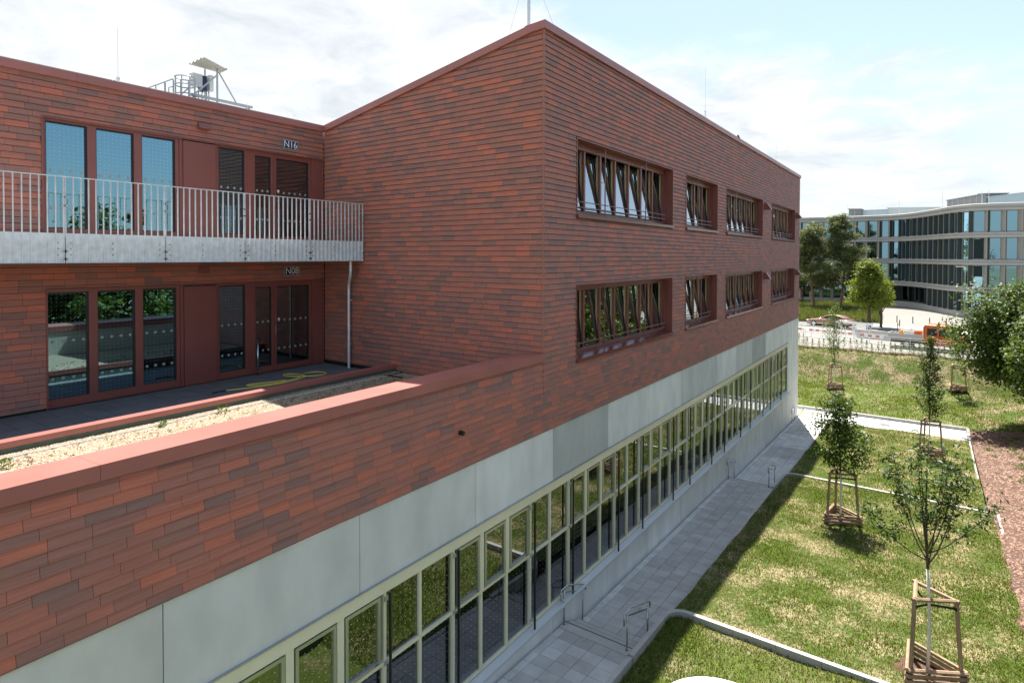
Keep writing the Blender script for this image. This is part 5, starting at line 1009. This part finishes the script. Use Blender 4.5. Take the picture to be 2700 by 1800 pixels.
def make_truck():
    c = empty('flatbed_truck'); tag(c, 'orange crew-cab flatbed truck driving past the site fence', 'truck')
    # cab faces +x; side profile
    pf = [(0.0, 0.55), (0.0, 2.12), (0.12, 2.22), (1.55, 2.22), (1.85, 2.14), (2.55, 1.36), (3.15, 1.18), (3.35, 1.0), (3.40, 0.55)]
    def sect(y, sc_): return [(x, y*(1.0 if z < 1.3 else sc_), z) for x, z in pf]
    ys_ = (-0.98, -0.95, 0.95, 0.98); mb = loft([[(x if abs(y) < 0.96 else x*0.985+0.02, y if z < 1.3 else y*0.90, z if abs(y) < 0.96 else (z-0.55)*0.985+0.56) for x, z in pf] for y in ys_]); mb.build('cab', M_orange, c)
    for s in (-1, 1):
        y = s*0.985
        def yy_(z): return s*(0.992-(max(z, 1.3)-1.3)*0.105)
        for pts in ([(0.22, 1.30), (0.95, 1.30), (0.95, 1.95), (0.25, 1.95)], [(1.10, 1.28), (2.30, 1.28), (1.78, 1.93), (1.10, 1.95)]):
            MB().poly([(x, yy_(z)*(0.965 if z > 1.5 else 1.0), z) for x, z in (pts if s < 0 else pts[::-1])]).build('side_window', M_cglass if s > 0 else M_gasket, c)
        MB().box(1.02, 1.035, y-0.012, y+0.012, 0.62, 1.28).build('door_gap', M_black, c); MB().box(1.12, 1.30, y-0.02, y+0.02, 1.10, 1.15).build('door_handle', M_black, c)
        MB().box(2.25, 2.40, s*1.10-0.07, s*1.10+0.07, 1.30, 1.60).build('mirror', M_black, c); MB().box(3.30, 3.42, s*0.70-0.15, s*0.70+0.15, 0.82, 1.02).build('headlight', M_wht, c)
        wheel(c, 2.55, s*0.84, 0.36, 0.24); wheel(c, -1.25, s*0.84, 0.36, 0.24); MB().box(0.0, 3.3, y-0.02, y+0.02, 0.42, 0.54).build('side_skirt', M_black, c)
        MB().box(-2.7, -0.10, s*1.0-0.02, s*1.0+0.02, 0.93, 1.30).build('bed_side', M_bed, c)
    MB().hexa([(2.56, -0.80, 1.375), (2.58, -0.80, 1.355), (2.58, 0.80, 1.355), (2.56, 0.80, 1.375)], [(1.88, -0.72, 2.14), (1.90, -0.72, 2.12), (1.90, 0.72, 2.12), (1.88, 0.72, 2.14)]).build('windscreen', M_gasket, c)
    MB().box(-2.72, -0.08, -0.975, 0.975, 0.80, 0.925).build('bed_floor', M_bed, c); MB().box(-2.72, -2.68, -0.97, 0.97, 0.93, 1.30).build('tailboard', M_bed, c); MB().box(-2.6, 3.1, -0.35, 0.35, 0.40, 0.795).build('chassis', M_black, c)
    MB().box(-0.06, -0.02, -0.97, 0.97, 0.93, 2.05).build('headboard', M_wht, c)
    f = MB(); f.bar((-0.9, -0.9, 0.93), (-0.9, -0.9, 1.9), 0.05, 0.05); f.bar((-0.9, 0.9, 0.93), (-0.9, 0.9, 1.9), 0.05, 0.05); f.bar((-0.9, -0.9, 1.9), (-0.9, 0.9, 1.9), 0.05, 0.05); f.bar((-0.9, -0.9, 1.9), (-1.4, -0.9, 0.95), 0.04, 0.04); f.build('load_frame', M_galv, c)
    return c
tr = make_truck(); p = atz(2440, 921, -8.14); tr.location = (p[0], p[1]+0.6, float(zs_(p[1]))+0.01); tr.rotation_euler = (0, 0, R(-8)); bpy.context.view_layer.update()
TM = Matrix.Translation(tr.location) @ Matrix.Rotation(R(-8), 4, 'Z')
def on_bed(name, mb, m, x, y, lb, cat):
    o = mb.build(name, m); o.matrix_world = TM @ Matrix.Translation((x, y, 0.928)); return tag(o, lb, cat)
on_bed('plate_compactor', MB().box(-0.22, 0.22, -0.25, 0.25, 0.0, 0.12).box(-0.16, 0.16, -0.18, 0.18, 0.121, 0.5).tube([(0.1, 0, 0.5), (-0.25, 0, 0.75), (-0.32, 0, 0.78)], 0.025, 6).lathe([(0.10, 0.501), (0.10, 0.62), (0.05, 0.66)], 12), mat('machine_yellow', (0.70, 0.32, 0.02), 0.5), -1.75, -0.35, 'yellow orange plate compactor on the truck bed', 'machine')
on_bed('tool_box', MB().box(-0.28, 0.28, -0.35, 0.35, 0.0, 0.60).box(-0.30, 0.30, -0.37, 0.37, 0.601, 0.66), M_orange, -0.45, -0.4, 'orange tool box standing on the truck bed by the cab', 'box')
# driver: one continuous seated figure
pm = bpy.data.meshes.new('body'); J_ = [(0, 0, 0.0), (0.02, 0, 0.28), (0.0, 0, 0.50), (0.02, 0, 0.60), (0.05, 0, 0.74), (0.02, -0.2, 0.46), (0.14, -0.24, 0.24), (0.38, -0.2, 0.30), (0.02, 0.2, 0.46), (0.14, 0.24, 0.24), (0.38, 0.2, 0.30), (0.40, -0.1, 0.02), (0.40, 0.1, 0.02)]
pm.from_pydata(J_, [(0, 1), (1, 2), (2, 3), (3, 4), (2, 5), (5, 6), (6, 7), (2, 8), (8, 9), (9, 10), (0, 11), (0, 12)], []); po = bpy.data.objects.new('tmp', pm); col.objects.link(po); sk = po.modifiers.new('s', 'SKIN'); po.modifiers.new('u', 'SUBSURF').levels = 1
for v, r_ in zip(pm.skin_vertices[0].data, [0.16, 0.15, 0.15, 0.06, 0.115, 0.075, 0.055, 0.045, 0.075, 0.055, 0.045, 0.085, 0.085]): v.radius = (r_, r_)
pm.skin_vertices[0].data[0].use_root = True; bpy.context.view_layer.update(); bm_ = bpy.data.meshes.new_from_object(po.evaluated_get(bpy.context.evaluated_depsgraph_get())); bpy.data.objects.remove(po)
bm_.materials.clear(); bm_.materials.append(mat('dark_clothes', (0.03, 0.035, 0.05), 0.9)); per = empty('person'); link('body', bm_, per); per.matrix_world = TM @ Matrix.Translation((1.42, -0.42, 1.0)); tag(per, 'driver in dark clothing seated at the side window of the orange truck', 'person')
MB().box(1.15, 1.65, -0.66, -0.18, 0.86, 0.985).box(1.10, 1.22, -0.66, -0.18, 0.99, 1.5).build('seat', M_black, tr)

# ------------------------------------------------------------------ trees before the office block
def pine(x, y, zg, H, seed, lb, rad=2.6):
    global rng
    rng = np.random.default_rng(seed); rnd = random.Random(seed); o = empty('pine_tree', (x, y, zg)); tag(o, lb, 'tree')
    ax = [Vector((0.35*math.sin(z*0.35+seed), 0.2*math.sin(z*0.3), z)) for z in np.linspace(-0.2, H*0.97, 12)]; MB().tube(ax, 0.20, 10, r1=0.03).build('trunk', M_pbark, o, True)
    P = []; br = MB()
    for i in range(64):
        t = rnd.uniform(0.24, 1.0); z = H*t; ln = rad*(1.05-t)**0.55*rnd.uniform(0.45, 1.1); az = rnd.uniform(0, 6.28); b0 = ax[min(11, int(t*11))]; e = Vector((b0.x+math.cos(az)*ln, b0.y+math.sin(az)*ln, z+ln*rnd.uniform(0.0, 0.35))); br.tube([Vector((b0.x, b0.y, z-0.2)), (Vector((b0.x, b0.y, z))+e)/2, e], 0.04, 5, r1=0.01)
        for k in range(7): c = Vector((b0.x, b0.y, z)).lerp(e, rnd.uniform(0.35, 1.05)); P.append(np.array(c)[None]+rng.normal(size=(52, 3))*np.array([0.40, 0.40, 0.24]))
    br.build('branches', M_pbark, o, True); P = np.concatenate(P); V, F = leaves(P, 0.46, 0.16, 0.5); link('crown', npmesh('crown', V, F, L_pine), o); return o
p = atz(2140, 815, -7.88); pine(p[0], p[1], -7.88, 12.4, 2, 'bushy pine with pale green crown next to the end of the school block', 4.6)
p = atz(2216, 818, -7.88); pine(p[0], p[1], -7.88, 13.8, 6, 'tall pine with reddish trunk and pointed top before the office block', 4.0)
p = atz(2118, 806, -7.88); pine(p[0]-1, p[1]+5, -7.88, 9.5, 9, 'lower pine standing behind the bushy pine', 4.2)
p = atz(2290, 872, -8.03); big_tree(p[0], p[1], p[2], 0.3, -6.0, 2.75, 150, 80, 0.21, 'bright yellow green lime tree with pointed crown beside the guard rail', lm=L_lime, seed=41, conic=0.85)
p = atz(2328, 868, -8.02); big_tree(p[0]-0.3, p[1]+1.5, p[2], -2.2, -5.9, 1.75, 80, 80, 0.20, 'smaller lime tree with rounded crown right beside the pointed lime tree', lm=L_lime, seed=43, conic=0.5)
p = atz(2283, 872, -8.03)
rng = np.random.default_rng(5)
# wild meadow bed
mx_ = [atz(2080, 845, -7.85), atz(2325, 850, -7.85), atz(2318, 806, -7.85), atz(2060, 800, -7.85)]
struct(MB().poly([(q[0], q[1], -7.83) for q in mx_]).build('meadow_bed', M_bank))
n = 26000; s_, t_ = rng.random(n), rng.random(n); Q = (1-s_)[:, None]*((1-t_)[:, None]*mx_[0]+t_[:, None]*mx_[3])+s_[:, None]*((1-t_)[:, None]*mx_[1]+t_[:, None]*mx_[2]); h = rng.uniform(0.35, 1.25, n)*(0.6+0.4*patch(Q[:, 0], Q[:, 1], 0.5)); a = rng.uniform(0, 6.28, n); ww = 0.05
A = np.stack([Q[:, 0]-np.cos(a)*ww, Q[:, 1]-np.sin(a)*ww, np.full(n, -7.84)], 1); B = np.stack([Q[:, 0]+np.cos(a)*ww, Q[:, 1]+np.sin(a)*ww, np.full(n, -7.84)], 1); Cc = np.stack([Q[:, 0]+rng.normal(0, 0.15, n), Q[:, 1]+rng.normal(0, 0.15, n), -7.84+h], 1)
stuff(link('meadow', npmesh('meadow', np.stack([A, B, Cc], 1).reshape(-1, 3), np.arange(3*n).reshape(n, 3), L_wild)), 'tall wild meadow grass under the pines before the office block', 'grass')

# ------------------------------------------------------------------ curved office block
ctrl = [(1960, 112), (2110, 105.5), (2200, 103.5), (2287, 100.5), (2340, 98.6), (2390, 95.3), (2430, 91.2), (2469, 86.6), (2500, 82.9), (2530, 80.0), (2560, 78.2), (2588, 77.1), (2654, 76.0), (2700, 75.3), (2900, 73.5)]
pl = [Vector((*atd(px, 680, d)[:2], 0)) for px, d in ctrl]
dist = [0]
for a, b in zip(pl, pl[1:]): dist.append(dist[-1]+(b-a).length)
fine = []
for s in np.arange(0, dist[-1], 0.4):
    i = max(k for k in range(len(dist)) if dist[k] <= s); i = min(i, len(pl)-2); t = (s-dist[i])/(dist[i+1]-dist[i]); P0, P1, P2, P3 = pl[max(i-1, 0)], pl[i], pl[i+1], pl[min(i+2, len(pl)-1)]
    fine.append(0.5*((2*P1)+(P2-P0)*t+(2*P0-5*P1+4*P2-P3)*t*t+(-P0+3*P1-3*P2+P3)*t**3))
BAY = 1.70; cur = [fine[0]]
for q in fine:
    if (q-cur[-1]).length >= BAY: cur.append(cur[-1]+(q-cur[-1]).normalized()*BAY)
nB = len(cur)-1
nrm = []
for i in range(nB+1):
    d = (cur[min(i+1, nB)]-cur[max(i-1, 0)]).normalized(); nrm.append(Vector((d.y, -d.x, 0)))           # outward, towards the camera side
off_ = Vector((cur[nB//2].x, cur[nB//2].y, -7.88)); ofc = empty('office_building', off_); tag(ofc, 'grey curved four-storey office block with vertical fins across the plaza', 'building')
M_fin = mat('fin_dark', (0.030, 0.045, 0.047), 0.45); M_pier = mat('pier_beige', (0.36, 0.33, 0.285), 0.7); M_band = mat('band_grey', (0.40, 0.395, 0.375), 0.7, var=0.05, scale=0.6); M_wfr = mat('bronze_frame', (0.30, 0.25, 0.18), 0.5); M_oglass = glass('office_glass', (0.08, 0.09, 0.09), 0.42, gc=(0.42, 0.72, 0.88))
def PO(mb, name, m): mb.v = [tuple(Vector(p)-off_) for p in mb.v]; return mb.build(name, m, ofc)
def sweep(name, profile, m, i0=0, i1=None):
    i1 = nB if i1 is None else i1; mb = MB(); k = len(profile)
    for i in range(i0, i1+1):
        for d, z in profile: p = cur[i]+nrm[i]*d; mb.v.append((p.x, p.y, z))
    for i in range(i1-i0):
        for j in range(k): a = i*k+j; b = i*k+(j+1) % k; mb.f.append((a, b, b+k, a+k)); mb.m.append(0)
    mb.f.append(tuple(range(k))); mb.m.append(0); mb.f.append(tuple(reversed(range((i1-i0)*k, (i1-i0+1)*k)))); mb.m.append(0); return PO(mb, name, m)
sweep('roof_edge', [(-0.8, 6.0), (0.42, 6.0), (0.50, 6.06), (0.50, 6.30), (0.38, 6.36), (0.38, 6.48), (0.55, 6.54), (0.55, 6.86), (0.45, 6.93), (-0.8, 6.93)], M_band)
for zc_ in (2.87, -0.70, -4.28): sweep('floor_band', [(-0.8, zc_-0.36), (0.40, zc_-0.36), (0.50, zc_-0.30), (0.50, zc_-0.06), (0.38, zc_), (0.38, zc_+0.10), (0.50, zc_+0.16), (0.50, zc_+0.30), (0.10, zc_+0.42), (-0.8, zc_+0.42)], M_band)
sweep('plinth', [(-0.8, -8.3), (0.5, -8.3), (0.5, -7.25), (0.10, -7.15), (-0.8, -7.15)], M_band)
sweep('back_wall', [(-7, -8.3), (-3.2, -8.3), (-3.2, 5.98), (-7, 5.98)], M_room); sweep('roof', [(-14, 6.6), (-0.82, 6.6), (-0.82, 6.75), (-14, 6.75)], M_band)
for zc_ in (2.85, -0.75, -4.3): sweep('floor_slab', [(-3.19, zc_), (-0.82, zc_), (-0.82, zc_+0.2), (-3.19, zc_+0.2)], M_room)
def bay_mesh(H_, pier):
    m_ = MB(); m_.box(0.09, 0.14, -0.10, 0.0, 0, H_); m_.box(1.20, 1.26, -0.10, 0.0, 0, H_); m_.box(0.141, 1.199, -0.10, 0.0, 0, 0.07); m_.box(0.141, 1.199, -0.10, 0.0, H_-0.07, H_); m_.box(0.0, 0.089, -0.12, -0.02, 0, H_, 1)
    fr_ = m_.mesh('window_frame', [M_wfr, M_fin])
    g = MB().poly([(0.135, -0.05, 0.06), (1.205, -0.05, 0.06), (1.205, -0.05, H_-0.06), (0.135, -0.05, H_-0.06)]).mesh('pane', M_oglass)
    # tapered pier: beige slope towards the pane, dark blade on the other side
    q = MB(); a, b, c_, d_ = (1.262, 0.0), (1.56, 0.48), (1.61, 0.48), (1.70, -0.02); e_ = (1.262, -0.12); f_ = (1.70, -0.12)
    for (u0, v0), (u1, v1), mi_ in ((a, b, 0), (b, c_, 0), (c_, d_, 1), (e_, a, 0)): q.poly([(u0, v0, 0), (u1, v1, 0), (u1, v1, H_), (u0, v0, H_)], mi_)
    q.poly([(a[0], a[1], 0), (e_[0], e_[1], 0), (f_[0], f_[1], 0), (d_[0], d_[1], 0), (c_[0], c_[1], 0), (b[0], b[1], 0)]); q.poly([(b[0], b[1], H_), (c_[0], c_[1], H_), (d_[0], d_[1], H_), (f_[0], f_[1], H_), (e_[0], e_[1], H_), (a[0], a[1], H_)])
    return fr_, g, q.mesh('fin', [M_pier, M_fin])
floors = [(3.292, 2.70), (-0.278, 2.78), (-3.858, 2.79), (-7.148, 2.50)]
meshes = {h: bay_mesh(h, 1) for z, h in floors}
for i in range(nB):
    d = (cur[i+1]-cur[i]); L_ = d.length; d.normalize(); n_ = Vector((d.y, -d.x, 0)); px = proj((cur[i].x, cur[i].y, 0))[0]
    for fi, (z, h) in enumerate(floors):
        if not (2060 < px < 2760): continue
        setb = 0.0
        if fi == 3 and px < 2440: setb = -2.4 if px > 2330 else -0.3
        M = Matrix(((d.x, n_.x, 0, cur[i].x+n_.x*setb), (d.y, n_.y, 0, cur[i].y+n_.y*setb), (0, 0, 1, z), (0, 0, 0, 1))); M = Matrix.Translation(-off_) @ M
        fr_, g, q = meshes[h]; wo = link('window', fr_, ofc, M); link('pane', g, wo); link('fin', q, wo)
# things on the office roof
def on_curve(px): return min(range(nB+1), key=lambda i: abs(proj((cur[i].x, cur[i].y, 6))[0]-px))
def roofbox(name, px0, px1, back, y0, y1, m, lb, cat, slope=0.0):
    a = Vector(cur[on_curve(px0)])-nrm[on_curve(px0)]*back; b = Vector(cur[on_curve(px1)])-nrm[on_curve(px1)]*back; d = (b-a).normalized(); n_ = Vector((d.y, -d.x, 0)); za = 6.76
    da = proj((a.x, a.y, 6))[2]; zt0 = (677-y0)/FPX*da; db = proj((b.x, b.y, 6))[2]; zt1 = (677-y1)/FPX*db
    o = empty(name, (a.x, a.y, za)); tag(o, lb, cat); D = b-a; w_ = -n_*2.5; u0 = Vector((0, 0, zt0-za)); u1 = Vector((0, 0, zt1-za))
    MB().hexa([Vector((0, 0, 0)), D, D+w_, w_], [u0, D+u1, D+w_+u1, w_+u0]).build('casing', m, o)
    e = 0.12; MB().hexa([u0-D.normalized()*e+n_*e, D+u1+D.normalized()*e+n_*e, D+w_+u1+D.normalized()*e-n_*e, w_+u0-D.normalized()*e-n_*e], [v+Vector((0, 0, 0.12)) for v in (u0-D.normalized()*e+n_*e, D+u1+D.normalized()*e+n_*e, D+w_+u1+D.normalized()*e-n_*e, w_+u0-D.normalized()*e-n_*e)]).build('lid', m, o)
    k = max(2, int(D.length/1.6))
    for i in range(1, k): p = D*(i/k)+n_*0.01; MB().bar(p, p+u0.lerp(u1, i/k), 0.06, 0.03, up=(1, 0, 0)).build('seam', M_galv, o)
    return o
M_duct = mat('duct_metal', (0.45, 0.52, 0.55), 0.35, 0.6); M_unit = mat('plant_grey', (0.19, 0.20, 0.21), 0.55)
ru = roofbox('roof_plant_unit', 2424, 2512, 3.5, 529, 512, M_unit, 'dark grey ventilation plant housing on the office roof', 'plant unit'); roofbox('roof_plant_unit', 2513, 2580, 3.0, 512, 511, M_unit, 'dark grey plant housing with flat lid continuing beside the ventilation housing', 'plant unit')
roofbox('air_duct', 2314, 2415, 4.5, 549, 547, M_duct, 'long low silver duct on the office roof left of the plant housing', 'duct'); roofbox('air_duct', 2275, 2313, 5.0, 556, 553, M_duct, 'short silver duct end behind the roof edge of the office block', 'duct'); roofbox('air_duct', 2592, 2720, 2.6, 520, 507, M_duct, 'tall silver duct run on the office roof beside the flat-lid housing', 'duct'); roofbox('roof_vent_box', 2238, 2251, 4.0, 552, 552, M_unit, 'small dark vent box on the office roof edge', 'vent box')
for px, y in ((2216, 540), (2339, 528), (2443, 505), (2556, 500), (2606, 497)):
    c_ = Vector(cur[on_curve(px)])-nrm[on_curve(px)]*2; o = empty('roof_antenna', (c_.x, c_.y, 6.76)); tag(o, 'thin lightning rod on the office roof', 'rod', 'thin rods on the office roof'); zt = (677-y)/FPX*proj((c_.x, c_.y, 6))[2]; MB().tube([(0, 0, 0), (0, 0, max(1.0, zt-6.76))], 0.03, 5).build('rod', M_galv, o)

# ------------------------------------------------------------------ white canopy below the camera
p = atz(1905, 1908, -7.1); o = empty('white_canopy', (p[0], p[1], zground(p[0], p[1]))); tag(o, 'white round canopy top standing on the lawn before the curved kerb', 'canopy'); zc_ = -7.1-o.location.z
MB().lathe([(0.0, -0.03), (0.82, -0.05), (0.93, -0.03), (1.0, 0.02), (1.03, 0.0), (1.03, -0.10), (0.98, -0.12)], 48, c=(0, 0, zc_), capb=False, capt=False).build('canopy_top', M_wht, o, True); MB().tube([(0, 0, 0), (0, 0, zc_)], 0.03, 10).build('pole', M_alu, o); MB().lathe([(0.3, 0.0), (0.3, 0.06)], 20).build('foot', M_con[1], o)
